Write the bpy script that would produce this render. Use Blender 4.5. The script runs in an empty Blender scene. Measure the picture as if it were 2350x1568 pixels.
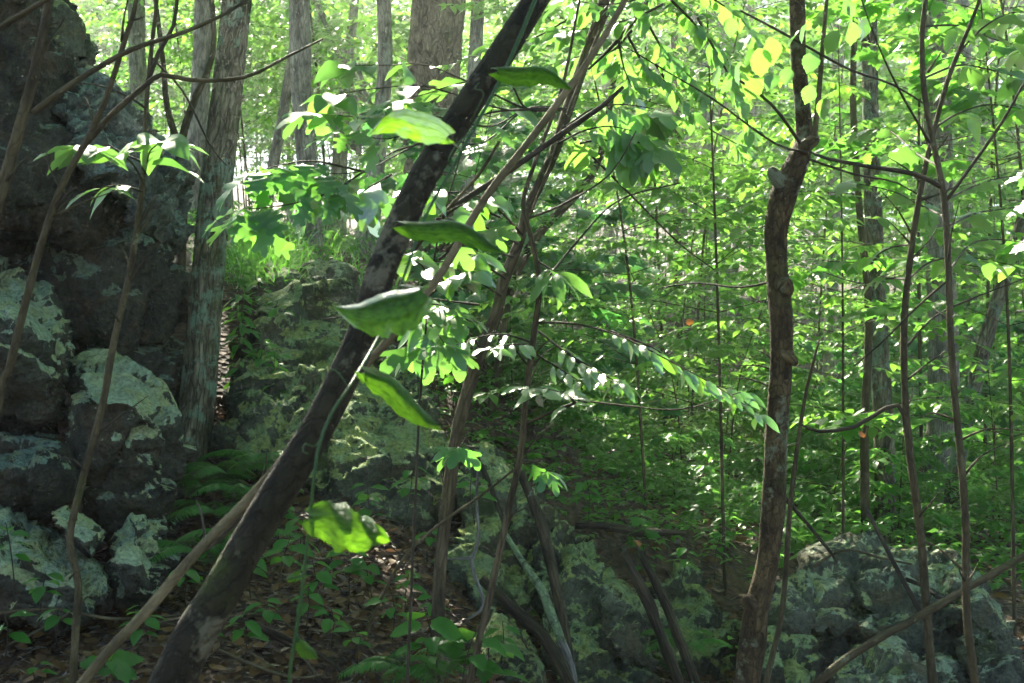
import bpy, bmesh, math, random
import numpy as np
from mathutils import Vector, Matrix, Quaternion

random.seed(7)
RNG = np.random.default_rng(11)
R = math.radians
sc = bpy.context.scene
COL = sc.collection

# ------------------------------------------------------------------ camera
W, H, F = 2350.0, 1568.0, 2837.0          # picture coordinates used for measuring, focal length in those units
CAM_Z = 1.6
cam_d = bpy.data.cameras.new('camera')
cam = bpy.data.objects.new('camera', cam_d); COL.objects.link(cam)
cam.location = (0, 0, CAM_Z); cam.rotation_euler = (R(90), 0, 0)
cam_d.sensor_width = 36.0; cam_d.lens = 36.0 * F / W
cam_d.clip_start = 0.05; cam_d.clip_end = 800
cam_d.dof.use_dof = True; cam_d.dof.focus_distance = 6.5; cam_d.dof.aperture_fstop = 7.0
sc.camera = cam

# ------------------------------------------------------------------ sky and sun
SUN_AZ, SUN_EL = -16.5, 39.0               # degrees from the view direction (negative: to the left), degrees up
TO_SUN = Vector((math.sin(R(SUN_AZ)) * math.cos(R(SUN_EL)), math.cos(R(SUN_AZ)) * math.cos(R(SUN_EL)), math.sin(R(SUN_EL))))
wd = bpy.data.worlds.new('World'); sc.world = wd; wd.use_nodes = True
nt = wd.node_tree; nt.nodes.clear()
o_ = nt.nodes.new('ShaderNodeOutputWorld'); b_ = nt.nodes.new('ShaderNodeBackground'); s_ = nt.nodes.new('ShaderNodeTexSky')
s_.sky_type = 'NISHITA'; s_.sun_disc = False; s_.sun_elevation = R(SUN_EL); s_.sun_rotation = R(SUN_AZ)
s_.air_density = 1.0; s_.dust_density = 1.0; s_.ozone_density = 1.2
b_.inputs[1].default_value = 0.06
nt.links.new(s_.outputs[0], b_.inputs[0]); nt.links.new(b_.outputs[0], o_.inputs[0])
sun_d = bpy.data.lights.new('sun', 'SUN'); sun = bpy.data.objects.new('sun', sun_d); COL.objects.link(sun)
sun_d.energy = 5.0; sun_d.angle = R(0.6); sun_d.color = (1.0, 0.93, 0.76)
sun.rotation_euler = TO_SUN.to_track_quat('Z', 'Y').to_euler()
sun.location = TO_SUN * 60

vs = sc.view_settings
vs.view_transform = 'Standard'; vs.look = 'None'; vs.gamma = 1.0; vs.use_curve_mapping = False
vs.exposure = 2.55
cy = sc.cycles
cy.use_adaptive_sampling = True; cy.adaptive_threshold = 0.05; cy.adaptive_min_samples = 20; cy.use_light_tree = False
cy.max_bounces = 7; cy.diffuse_bounces = 4; cy.glossy_bounces = 2; cy.transmission_bounces = 5; cy.volume_bounces = 1
cy.transparent_max_bounces = 8; cy.use_denoising = True; cy.sample_clamp_indirect = 8.0
cy.caustics_reflective = False; cy.caustics_refractive = False

# ------------------------------------------------------------------ helpers: geometry
def P(px, py, d):
    return Vector(((px - W / 2) / F * d, d, CAM_Z - (py - H / 2) / F * d))

def hsh(ix, iy, iz, s=0):
    h = (ix.astype(np.int64) * 374761393 + iy.astype(np.int64) * 668265263 + iz.astype(np.int64) * 1274126177 + s * 974634721) & 0x7fffffff
    h = ((h ^ (h >> 13)) * 1103515245 + 12345) & 0x7fffffff
    h = ((h ^ (h >> 16)) * 1664525 + 1013904223) & 0x7fffffff
    return ((h >> 8) & 0xffff) / 65535.0

def vnoise(p, s=0):
    """value noise in -1..1 at points p (n,3)"""
    i = np.floor(p).astype(np.int64); f = p - i; f = f * f * (3 - 2 * f)
    out = np.zeros(len(p))
    for dx in (0, 1):
        wx = f[:, 0] if dx else 1 - f[:, 0]
        for dy in (0, 1):
            wy = f[:, 1] if dy else 1 - f[:, 1]
            for dz in (0, 1):
                wz = f[:, 2] if dz else 1 - f[:, 2]
                out += wx * wy * wz * hsh(i[:, 0] + dx, i[:, 1] + dy, i[:, 2] + dz, s)
    return out * 2 - 1

def fbm(p, octaves=4, s=0, gain=0.5):
    a, t, q = 1.0, 0.0, p.copy()
    for k in range(octaves):
        t = t + a * vnoise(q, s + k); q = q * 2.03 + 7.1; a *= gain
    return t

def facets(p, s=0):
    """fractured blocks: each random cell carries its own tilted plane; returns offset and distance to the cell's border"""
    i = np.floor(p).astype(np.int64)
    best = np.full(len(p), 9e9); second = np.full(len(p), 9e9); val = np.zeros(len(p))
    for dx in (-1, 0, 1):
        for dy in (-1, 0, 1):
            for dz in (-1, 0, 1):
                c = i + np.array((dx, dy, dz))
                j = np.stack([hsh(c[:, 0], c[:, 1], c[:, 2], s + k) for k in range(3)], 1)
                g = np.stack([hsh(c[:, 0], c[:, 1], c[:, 2], s + 5 + k) for k in range(4)], 1) * 2 - 1
                q = p - (c + j); d = np.einsum('ij,ij->i', q, q)
                v = np.einsum('ij,ij->i', q, g[:, :3]) + g[:, 3] * 0.6
                m = d < best
                second = np.where(m, best, np.minimum(second, d))
                val = np.where(m, v, val); best = np.where(m, d, best)
    return val, np.sqrt(second) - np.sqrt(best)

def mk_mesh(name, V, faces, smooth=True, attr=None, vattr=None):
    """faces: list of (m,k) int arrays; attr: float per vertex 'rnd'; vattr: vector per vertex 'bark'"""
    me = bpy.data.meshes.new(name)
    V = np.asarray(V, np.float32)
    me.vertices.add(len(V)); me.vertices.foreach_set('co', V.ravel())
    faces = [np.asarray(f, np.int32) for f in faces if len(f)]
    idx = np.concatenate([f.ravel() for f in faces])
    tot = np.concatenate([np.full(len(f), f.shape[1], np.int32) for f in faces])
    st = np.concatenate([[0], np.cumsum(tot)[:-1]]).astype(np.int32)
    me.loops.add(len(idx)); me.loops.foreach_set('vertex_index', idx)
    me.polygons.add(len(tot)); me.polygons.foreach_set('loop_start', st); me.polygons.foreach_set('loop_total', tot)
    me.polygons.foreach_set('use_smooth', np.full(len(tot), smooth))
    me.update(calc_edges=True)
    if attr is not None:
        a = me.attributes.new('rnd', 'FLOAT', 'POINT'); a.data.foreach_set('value', np.asarray(attr, np.float32))
    if vattr is not None:
        a = me.attributes.new('bark', 'FLOAT_VECTOR', 'POINT'); a.data.foreach_set('vector', np.asarray(vattr, np.float32).ravel())
    return me

def link(name, me, mat=None, parent=None, loc=None):
    o = bpy.data.objects.new(name, me); COL.objects.link(o)
    if mat is not None and me is not None and not me.materials: me.materials.append(mat)
    if loc is not None: o.location = loc
    if parent is not None: o.parent = parent
    return o

def tag(o, label=None, cat=None, group=None, kind=None):
    if label: o['label'] = label
    if cat: o['category'] = cat
    if group: o['group'] = group
    if kind: o['kind'] = kind
    return o

def thing(name, loc, label, cat, group=None):
    o = bpy.data.objects.new(name, None); COL.objects.link(o); o.location = loc; o.empty_display_size = 0.1
    return tag(o, label, cat, group)

def resample(pts, step):
    """Catmull-Rom through rows of numbers (x,y,z,r)"""
    A = np.asarray(pts, float)
    if len(A) == 2:
        n = max(2, int(np.linalg.norm(A[1, :3] - A[0, :3]) / step) + 1)
        t = np.linspace(0, 1, n)[:, None]; return A[0] * (1 - t) + A[1] * t
    E = np.vstack([2 * A[0] - A[1], A, 2 * A[-1] - A[-2]])
    out = []
    for k in range(len(A) - 1):
        p0, p1, p2, p3 = E[k:k + 4]
        n = max(2, int(np.linalg.norm(p2[:3] - p1[:3]) / step))
        t = np.linspace(0, 1, n, endpoint=False)[:, None]
        out.append(0.5 * (2 * p1 + (p2 - p0) * t + (2 * p0 - 5 * p1 + 4 * p2 - p3) * t ** 2 + (3 * p1 - p0 - 3 * p2 + p3) * t ** 3))
    out.append(A[-1:])
    return np.vstack(out)

def tube(pts, sides=10, step=0.08, lump=0.06, seed=0, knots=(), ridge=0.0, ridge_n=9):
    """a tapering, slightly uneven stem along pts (x,y,z,r); returns V, [quads, caps], bark coordinates"""
    C = resample(pts, step); n = len(C)
    pos, rad = C[:, :3], np.maximum(C[:, 3], 0.0004)
    T = np.gradient(pos, axis=0); T /= np.linalg.norm(T, axis=1)[:, None] + 1e-9
    ref = np.array((0, 1.0, 0)) if abs(T[0][1]) < 0.9 else np.array((1.0, 0, 0))
    N = np.zeros_like(pos); v = ref
    for k in range(n):
        v = v - T[k] * (v @ T[k]); v = v / (np.linalg.norm(v) + 1e-9); N[k] = v
    B = np.cross(T, N)
    s = np.concatenate([[0], np.cumsum(np.linalg.norm(np.diff(pos, axis=0), axis=1))])
    th = np.linspace(0, 2 * math.pi, sides, endpoint=False)
    S, TH = np.meshgrid(s, th, indexing='ij')
    RR = np.repeat(rad[:, None], sides, 1)
    q = np.stack([np.cos(TH) * 1.2 + seed * 3.7, np.sin(TH) * 1.2, S / max(rad.mean() * 5, 0.02)], -1).reshape(-1, 3)
    f = 1 + lump * fbm(q, 3, seed).reshape(n, sides)
    if ridge:
        w = vnoise(np.stack([np.cos(TH) * 2, np.sin(TH) * 2, S * 2.2], -1).reshape(-1, 3), seed + 9).reshape(n, sides)
        q2 = np.stack([np.cos(TH + w * .12) * ridge_n / 2.6, np.sin(TH + w * .12) * ridge_n / 2.6, S * 3.6], -1).reshape(-1, 3)
        a = 1 - np.abs(vnoise(q2, seed + 3)); b = 1 - np.abs(vnoise(q2 * np.array((2.1, 2.1, 2.6)) + 5, seed + 4))
        f = f - ridge * (np.clip(a - .74, 0, 1) / .26 * 1.0 + np.clip(b - .78, 0, 1) / .22 * .5).reshape(n, sides)
    for (ks, kth, amp, wd_) in knots:
        dth = np.angle(np.exp(1j * (TH - kth)))
        f = f + amp * np.exp(-((S - ks) / wd_) ** 2 - (dth / 0.75) ** 2)
    Rr = RR * f
    V = pos[:, None, :] + (np.cos(TH) * Rr)[..., None] * N[:, None, :] + (np.sin(TH) * Rr)[..., None] * B[:, None, :]
    bark = np.stack([np.cos(TH) * RR, np.sin(TH) * RR, S], -1).reshape(-1, 3) + seed * 1.37
    a = np.arange(n - 1)[:, None] * sides + np.arange(sides)[None]
    b = np.arange(n - 1)[:, None] * sides + (np.arange(sides)[None] + 1) % sides
    quads = np.stack([a, b, b + sides, a + sides], -1).reshape(-1, 4)
    V = V.reshape(-1, 3)
    V = np.vstack([V, pos[:1], pos[-1:]]); bark = np.vstack([bark, bark[:1], bark[-1:]])
    i = np.arange(sides); j = (i + 1) % sides; c0 = n * sides
    caps = np.vstack([np.stack([j, i, np.full(sides, c0)], 1), np.stack([i + (n - 1) * sides, j + (n - 1) * sides, np.full(sides, c0 + 1)], 1)])
    return V, [quads, caps], bark

def join(parts):
    """[(V, faces, bark)] -> one"""
    Vs, Q, Tn, Bk, off = [], [], [], [], 0
    for V, f, b in parts:
        Vs.append(V); Bk.append(b)
        for a in f: (Q if a.shape[1] == 4 else Tn).append(a + off)
        off += len(V)
    fs = []
    if Q: fs.append(np.vstack(Q))
    if Tn: fs.append(np.vstack(Tn))
    return np.vstack(Vs), fs, np.vstack(Bk)

# ------------------------------------------------------------------ materials
def newmat(name):
    m = bpy.data.materials.new(name); m.use_nodes = True
    m.node_tree.nodes.clear()
    return m, m.node_tree
def N(t, kind, **kw):
    n = t.nodes.new(kind)
    for k, v in kw.items():
        if k.startswith('i_'):
            key = k[2:]; n.inputs[int(key) if key.isdigit() else key].default_value = v
        else: setattr(n, k, v)
    return n
def L(t, a, b): t.links.new(a, b)
def ramp(t, fac, stops, interp='LINEAR'):
    n = t.nodes.new('ShaderNodeValToRGB'); n.color_ramp.interpolation = interp
    e = n.color_ramp.elements
    while len(e) < len(stops): e.new(0.5)
    for el, (p, c) in zip(e, stops):
        el.position = p; el.color = (c, c, c, 1) if isinstance(c, (int, float)) else (*c, 1)
    L(t, fac, n.inputs[0]); return n.outputs[0]
def mixc(t, fac, a, b, mode='MIX'):
    n = t.nodes.new('ShaderNodeMix'); n.data_type = 'RGBA'; n.blend_type = mode
    for s, v in ((n.inputs[0], fac), (n.inputs[6], a), (n.inputs[7], b)):
        if hasattr(v, 'links') or hasattr(v, 'is_linked'): L(t, v, s)
        else: s.default_value = (*v, 1) if isinstance(v, tuple) else v
    return n.outputs[2]
def math_(t, op, a, b=None, c=None):
    n = t.nodes.new('ShaderNodeMath'); n.operation = op
    for s, v in zip(n.inputs, (a, b, c)):
        if v is None: continue
        if hasattr(v, 'is_linked'): L(t, v, s)
        else: s.default_value = v
    return n.outputs[0]

def mat_leaf(name, c1, c2, trans, gloss=0.06, tmix=0.5, rough=0.38, fres=0.35):
    """c1..c2: range of upper-surface colour; trans: light that comes through"""
    m, t = newmat(name)
    at = N(t, 'ShaderNodeAttribute', attribute_name='rnd'); oi = N(t, 'ShaderNodeObjectInfo')
    r = math_(t, 'FRACT', math_(t, 'ADD', at.outputs['Fac'], oi.outputs['Random']))
    col = mixc(t, r, c1, c2)
    tcol = mixc(t, r, trans, tuple(min(1, x * k) for x, k in zip(trans, (1.3, 1.12, 0.9))))
    gm = N(t, 'ShaderNodeNewGeometry')
    col = mixc(t, gm.outputs['Backfacing'], col, mixc(t, 0.35, col, (0.10, 0.19, 0.08)))
    nrm = None
    if name == 'leaf_vine':                                # lengthwise veins, cross veinlets and blemishes
        av = N(t, 'ShaderNodeAttribute', attribute_name='bark'); sv = N(t, 'ShaderNodeSeparateXYZ'); L(t, av.outputs['Vector'], sv.inputs[0])
        vl = math_(t, 'POWER', math_(t, 'ABSOLUTE', math_(t, 'COSINE', math_(t, 'MULTIPLY', sv.outputs[0], 6.2))), 14.0)
        nz = N(t, 'ShaderNodeTexNoise', i_Scale=7.0, i_Detail=4.0); L(t, av.outputs['Vector'], nz.inputs['Vector'])
        vv = N(t, 'ShaderNodeTexVoronoi', i_Scale=11.0); vv.feature = 'DISTANCE_TO_EDGE'; L(t, av.outputs['Vector'], vv.inputs['Vector'])
        net = ramp(t, vv.outputs['Distance'], [(0.0, 1.0), (0.06, 0.0)])
        col = mixc(t, math_(t, 'MULTIPLY', vl, .55), col, (0.10, 0.24, 0.06)); tcol = mixc(t, math_(t, 'MAXIMUM', math_(t, 'MULTIPLY', vl, .5), math_(t, 'MULTIPLY', net, .25)), tcol, (0.10, 0.30, 0.01))
        bl = ramp(t, nz.outputs['Fac'], [(0.62, 0.0), (0.70, 1.0)]); col = mixc(t, math_(t, 'MULTIPLY', bl, .6), col, (0.07, 0.08, 0.02)); tcol = mixc(t, math_(t, 'MULTIPLY', bl, .6), tcol, (0.16, 0.22, 0.02))
        tone = ramp(t, nz.outputs['Fac'], [(0.3, 0.55), (0.62, 1.25)]); col = mixc(t, 1.0, col, tone, 'MULTIPLY'); tcol = mixc(t, 1.0, tcol, tone, 'MULTIPLY')
        bp = N(t, 'ShaderNodeBump', i_Strength=0.9, i_Distance=0.008); L(t, math_(t, 'SUBTRACT', math_(t, 'MULTIPLY', nz.outputs['Fac'], .6), math_(t, 'ADD', vl, math_(t, 'MULTIPLY', net, .4))), bp.inputs['Height']); nrm = bp.outputs[0]
    d = N(t, 'ShaderNodeBsdfDiffuse'); L(t, col, d.inputs[0])
    tr = N(t, 'ShaderNodeBsdfTranslucent'); L(t, tcol, tr.inputs[0])
    g = N(t, 'ShaderNodeBsdfGlossy', i_1=rough); g.inputs[0].default_value = (1, 1, 1, 1)
    fr = N(t, 'ShaderNodeFresnel', i_0=1.4)
    m1 = N(t, 'ShaderNodeMixShader', i_0=tmix); L(t, d.outputs[0], m1.inputs[1]); L(t, tr.outputs[0], m1.inputs[2])
    m2 = N(t, 'ShaderNodeMixShader'); L(t, math_(t, 'ADD', math_(t, 'MULTIPLY', fr.outputs[0], fres), gloss - .01), m2.inputs[0])
    L(t, m1.outputs[0], m2.inputs[1]); L(t, g.outputs[0], m2.inputs[2])
    if nrm is not None:
        for n_ in (d, g): L(t, nrm, n_.inputs['Normal'])
    o = N(t, 'ShaderNodeOutputMaterial'); L(t, m2.outputs[0], o.inputs[0])
    return m

def mat_bark(name, dark, mid, light, lichen=0.2, lcol=(0.34, 0.44, 0.33), scale=1.0, bump=0.6, stretch=0.22, moss=0.0, crack=0.6):
    m, t = newmat(name)
    at = N(t, 'ShaderNodeAttribute', attribute_name='bark')
    mp = N(t, 'ShaderNodeMapping'); L(t, at.outputs['Vector'], mp.inputs[0]); mp.inputs['Scale'].default_value = (scale, scale, scale * stretch)
    n1 = N(t, 'ShaderNodeTexNoise', i_Scale=16.0, i_Detail=4.0, i_Roughness=0.7); L(t, mp.outputs[0], n1.inputs['Vector'])
    n2 = N(t, 'ShaderNodeTexNoise', i_Scale=5.0, i_Detail=1.0); L(t, at.outputs['Vector'], n2.inputs['Vector'])
    vo = N(t, 'ShaderNodeTexVoronoi', i_Scale=34.0); vo.feature = 'DISTANCE_TO_EDGE'
    wv = N(t, 'ShaderNodeVectorMath'); wv.operation = 'MULTIPLY_ADD'; wv.inputs[1].default_value = (.05, .05, .05)
    L(t, n1.outputs['Color'], wv.inputs[0]); L(t, mp.outputs[0], wv.inputs[2]); L(t, wv.outputs[0], vo.inputs['Vector'])
    col = ramp(t, n1.outputs['Fac'], [(0.30, dark), (0.5, mid), (0.72, light)])
    cr = ramp(t, vo.outputs['Distance'], [(0.0, 0.0), (0.16, 1.0)])
    col = mixc(t, math_(t, 'MULTIPLY', math_(t, 'SUBTRACT', 1.0, cr), crack), col, tuple(x * .5 for x in dark))
    tone = ramp(t, n2.outputs['Fac'], [(0.3, 0.62), (0.7, 1.15)])
    col = mixc(t, 1.0, col, tone, 'MULTIPLY')
    n3 = N(t, 'ShaderNodeTexNoise', i_Scale=9.0, i_Detail=4.0, i_Roughness=0.75); L(t, at.outputs['Vector'], n3.inputs['Vector'])
    n4 = N(t, 'ShaderNodeTexNoise', i_Scale=1.6, i_Detail=2.0); L(t, at.outputs['Vector'], n4.inputs['Vector'])
    lm = ramp(t, math_(t, 'ADD', math_(t, 'MULTIPLY', n3.outputs['Fac'], 0.7), math_(t, 'MULTIPLY', n4.outputs['Fac'], 0.5)),
              [(0.80 - 0.42 * lichen, 0.0), (0.86 - 0.42 * lichen, 1.0)])
    lc = mixc(t, n1.outputs['Fac'], lcol, tuple(x * .6 for x in lcol))
    col = mixc(t, math_(t, 'MULTIPLY', lm, 0.85 if lichen > 0 else 0.0), col, lc)
    if moss > 0:
        n5 = N(t, 'ShaderNodeTexNoise', i_Scale=2.6, i_Detail=6.0, i_Roughness=.7); L(t, at.outputs['Vector'], n5.inputs['Vector'])
        mm = ramp(t, n5.outputs['Fac'], [(0.66 - .3 * moss, 0.0), (0.78 - .3 * moss, 1.0)])
        col = mixc(t, math_(t, 'MULTIPLY', mm, 0.8), col, (0.05, 0.065, 0.012))
    p = N(t, 'ShaderNodeBsdfPrincipled', i_Roughness=0.85); L(t, col, p.inputs['Base Color']); p.inputs['Specular IOR Level'].default_value = 0.25
    hgt = math_(t, 'ADD', math_(t, 'MULTIPLY', cr, 0.6), n1.outputs['Fac'])
    bp = N(t, 'ShaderNodeBump', i_Strength=bump, i_Distance=0.012); L(t, hgt, bp.inputs['Height']); L(t, bp.outputs[0], p.inputs['Normal'])
    o = N(t, 'ShaderNodeOutputMaterial'); L(t, p.outputs[0], o.inputs[0])
    return m

def mat_rock(name, dark, mid, warm, lichen=0.5, lcol=(0.30, 0.37, 0.28), lcol2=(0.30, 0.36, 0.20), moss=0.2, upbias=0.5, scale=1.0):
    m, t = newmat(name)
    tc = N(t, 'ShaderNodeNewGeometry')
    pos = tc.outputs['Position']
    n1 = N(t, 'ShaderNodeTexNoise', i_Scale=3.2 * scale, i_Detail=4.0, i_Roughness=0.68); L(t, pos, n1.inputs['Vector'])
    nf = N(t, 'ShaderNodeTexNoise', i_Scale=34.0 * scale, i_Detail=3.0, i_Roughness=0.72); L(t, pos, nf.inputs['Vector'])
    sp = N(t, 'ShaderNodeSeparateColor'); L(t, n1.outputs['Color'], sp.inputs[0])
    col = ramp(t, n1.outputs['Fac'], [(0.3, dark), (0.52, mid), (0.75, tuple(x * 1.5 for x in mid))])
    col = mixc(t, ramp(t, sp.outputs[1], [(0.5, 0.0), (0.62, 0.85)]), col, warm)
    col = mixc(t, 1.0, col, ramp(t, nf.outputs['Fac'], [(0.3, 0.5), (0.7, 1.35)]), 'MULTIPLY')
    # crustose lichen: scalloped patches, thicker where the rock faces up
    sx = N(t, 'ShaderNodeSeparateXYZ'); L(t, tc.outputs['Normal'], sx.inputs[0])
    wv = N(t, 'ShaderNodeVectorMath'); wv.operation = 'MULTIPLY_ADD'; wv.inputs[1].default_value = (.14, .14, .14)
    L(t, n1.outputs['Color'], wv.inputs[0]); L(t, pos, wv.inputs[2])
    vo = N(t, 'ShaderNodeTexVoronoi', i_Scale=11.0 * scale); L(t, wv.outputs[0], vo.inputs['Vector'])
    nl = N(t, 'ShaderNodeTexNoise', i_Scale=1.5 * scale, i_Detail=5.0, i_Roughness=.66); L(t, pos, nl.inputs['Vector'])
    f = math_(t, 'SUBTRACT', math_(t, 'ADD', math_(t, 'MULTIPLY', nl.outputs['Fac'], 1.5), math_(t, 'MULTIPLY', sx.outputs[2], upbias)), math_(t, 'MULTIPLY', vo.outputs['Distance'], 0.42))
    f = math_(t, 'ADD', f, math_(t, 'MULTIPLY', math_(t, 'SUBTRACT', nf.outputs['Fac'], 0.5), 0.55))
    lm = ramp(t, f, [(0.97 - lichen, 0.0), (1.12 - lichen, 1.0)])
    lm = ramp(t, math_(t, 'ADD', math_(t, 'MULTIPLY', lm, 0.75), math_(t, 'MULTIPLY', nf.outputs['Fac'], 0.7)), [(0.52, 0.0), (0.86, 1.0)])
    vs_ = N(t, 'ShaderNodeSeparateColor'); L(t, vo.outputs['Color'], vs_.inputs[0])
    lc = mixc(t, ramp(t, vs_.outputs[0], [(0.35, 0.0), (0.75, 1.0)]), lcol, lcol2)
    lc = mixc(t, 1.0, lc, ramp(t, nf.outputs['Fac'], [(0.3, 0.4), (0.6, 1.1)]), 'MULTIPLY')
    col = mixc(t, math_(t, 'MULTIPLY', lm, 0.82), col, lc)
    if moss > 0:
        mm = ramp(t, sp.outputs[2], [(0.68 - .3 * moss, 0.0), (0.76 - .3 * moss, 1.0)])
        col = mixc(t, math_(t, 'MULTIPLY', mm, 0.85), col, mixc(t, nf.outputs['Fac'], (0.010, 0.016, 0.006), (0.06, 0.08, 0.02)))
    p = N(t, 'ShaderNodeBsdfPrincipled', i_Roughness=0.85); L(t, col, p.inputs['Base Color']); p.inputs['Specular IOR Level'].default_value = 0.25
    h = math_(t, 'ADD', math_(t, 'MULTIPLY', nf.outputs['Fac'], 0.6), math_(t, 'MULTIPLY', n1.outputs['Fac'], 1.4))
    bp = N(t, 'ShaderNodeBump', i_Strength=1.0, i_Distance=0.07); L(t, h, bp.inputs['Height']); L(t, bp.outputs[0], p.inputs['Normal'])
    o = N(t, 'ShaderNodeOutputMaterial'); L(t, p.outputs[0], o.inputs[0])
    return m

def mat_ground():
    m, t = newmat('forest_floor')
    g = N(t, 'ShaderNodeNewGeometry'); pos = g.outputs['Position']
    n1 = N(t, 'ShaderNodeTexNoise', i_Scale=7.0, i_Detail=4.0, i_Roughness=.75); L(t, pos, n1.inputs['Vector'])
    vo = N(t, 'ShaderNodeTexVoronoi', i_Scale=22.0); L(t, pos, vo.inputs['Vector'])
    col = ramp(t, n1.outputs['Fac'], [(0.3, (0.012, 0.008, 0.005)), (0.5, (0.05, 0.030, 0.016)), (0.75, (0.12, 0.07, 0.038))])
    sv = N(t, 'ShaderNodeSeparateColor'); L(t, vo.outputs['Color'], sv.inputs[0])
    col = mixc(t, 0.5, col, mixc(t, sv.outputs[0], (0.02, 0.012, 0.007), (0.13, 0.07, 0.035)))
    p = N(t, 'ShaderNodeBsdfPrincipled', i_Roughness=0.9); L(t, col, p.inputs['Base Color'])
    bp = N(t, 'ShaderNodeBump', i_Strength=0.9, i_Distance=0.03); L(t, math_(t, 'ADD', n1.outputs['Fac'], vo.outputs['Distance']), bp.inputs['Height']); L(t, bp.outputs[0], p.inputs['Normal'])
    o = N(t, 'ShaderNodeOutputMaterial'); L(t, p.outputs[0], o.inputs[0])
    return m

M = {}
M['ground'] = mat_ground()
M['litter'] = mat_leaf('dead_leaf', (0.16, 0.095, 0.034), (0.02, 0.012, 0.007), (0.12, 0.06, 0.02), gloss=0.005, tmix=0.25, rough=.6)
M['leaf_far'] = mat_leaf('leaf_understory', (0.03, 0.135, 0.018), (0.06, 0.175, 0.022), (0.18, 0.50, 0.06), gloss=0.02, tmix=.56, fres=.2)
M['leaf_far2'] = mat_leaf('leaf_understory_yellow', (0.048, 0.155, 0.016), (0.075, 0.195, 0.020), (0.24, 0.54, 0.07), gloss=0.02, tmix=.58, fres=.2)
M['leaf_far3'] = mat_leaf('leaf_understory_deep', (0.016, 0.11, 0.036), (0.03, 0.14, 0.04), (0.12, 0.44, 0.08), gloss=0.03, tmix=.5, fres=.3)
M['leaf_canopy'] = mat_leaf('leaf_canopy', (0.03, 0.12, 0.012), (0.05, 0.15, 0.015), (0.19, 0.52, 0.03), gloss=0.02, tmix=.6, fres=.2)
M['leaf_sass'] = mat_leaf('leaf_lobed', (0.014, 0.10, 0.034), (0.03, 0.13, 0.034), (0.16, 0.46, 0.06), gloss=0.05, tmix=.52, rough=.5)
M['leaf_oval'] = mat_leaf('leaf_oval', (0.03, 0.14, 0.010), (0.06, 0.18, 0.015), (0.19, 0.48, 0.07), gloss=0.07, tmix=.55, rough=.5)
M['leaf_gloss'] = mat_leaf('leaf_glossy', (0.04, 0.13, 0.02), (0.05, 0.15, 0.025), (0.18, 0.5, 0.03), gloss=0.18, tmix=.45, rough=.45, fres=.6)
M['leaf_vine'] = mat_leaf('leaf_vine', (0.014, 0.09, 0.016), (0.02, 0.10, 0.018), (0.19, 0.46, 0.02), gloss=0.012, tmix=.5, rough=.4, fres=.4)
M['leaf_fern'] = mat_leaf('leaf_fern', (0.018, 0.12, 0.016), (0.035, 0.15, 0.018), (0.12, 0.40, 0.02), gloss=0.02, tmix=.45, fres=.2)
M['leaf_dead'] = mat_leaf('leaf_orange', (0.55, 0.16, 0.03), (0.6, 0.2, 0.04), (0.7, 0.25, 0.04), gloss=0.03, tmix=.4)
M['bark_oak'] = mat_bark('bark_oak', (0.018, 0.015, 0.009), (0.150, 0.133, 0.078), (0.300, 0.281, 0.179), lichen=0.39, lcol=(0.21, 0.31, 0.20), scale=1.0, bump=1.0, moss=.4)
M['bark_grey'] = mat_bark('bark_grey', (0.10, 0.092, 0.072), (0.29, 0.27, 0.215), (0.44, 0.42, 0.35), lichen=0.22, bump=.7)  # grey bark, lightened to stand in for haze over the trunks
M['bark_pine'] = mat_bark('bark_plated', (0.040, 0.031, 0.019), (0.190, 0.148, 0.094), (0.330, 0.286, 0.191), lichen=0.12, scale=.55, stretch=.45, bump=1.0)
M['bark_lean'] = mat_bark('bark_smooth_dark', (0.0099, 0.0087, 0.0037), (0.0223, 0.0198, 0.0093), (0.0434, 0.0384, 0.0186), lichen=0.34, lcol=(0.17, 0.16, 0.10), scale=.9, stretch=.6, bump=.6, crack=.35, moss=.2)
M['bark_pole'] = mat_bark('bark_pale_pole', (0.070, 0.056, 0.027), (0.170, 0.138, 0.069), (0.270, 0.224, 0.117), lichen=0.1, lcol=(0.30, 0.30, 0.22), stretch=.4, bump=.35, crack=.25)
M['bark_brown'] = mat_bark('bark_brown', (0.0340, 0.0255, 0.0119), (0.1020, 0.0782, 0.0425), (0.1700, 0.1360, 0.0765), lichen=0.22, lcol=(0.20, 0.22, 0.12), scale=1.4, stretch=.15, bump=.7, moss=.32)
M['bark_sap'] = mat_bark('bark_sapling', (0.040, 0.031, 0.014), (0.086, 0.070, 0.034), (0.144, 0.121, 0.062), lichen=0.2, lcol=(0.24, 0.26, 0.16), scale=1.6, stretch=.3, bump=.5, crack=.35, moss=.22)
M['bark_knot'] = mat_bark('bark_speckled', (0.020, 0.013, 0.005), (0.080, 0.056, 0.024), (0.165, 0.122, 0.056), lichen=0.38, lcol=(0.21, 0.24, 0.15), scale=1.5, stretch=.45, bump=.7, moss=.4)
M['twig'] = mat_bark('twig_dark', (0.020, 0.016, 0.010), (0.050, 0.041, 0.025), (0.090, 0.076, 0.047), lichen=0.0, scale=3, bump=.2, crack=.1)
M['deadwood'] = mat_bark('dead_wood', (0.016, 0.011, 0.006), (0.050, 0.037, 0.021), (0.100, 0.076, 0.043), lichen=0.16, scale=1.2, stretch=.12, bump=.7, moss=.3)
M['deadgrey'] = mat_bark('dead_wood_grey', (0.07, 0.06, 0.05), (0.2, 0.18, 0.155), (0.36, 0.34, 0.31), lichen=0.1, scale=1.6, stretch=.12, bump=.5)
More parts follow.
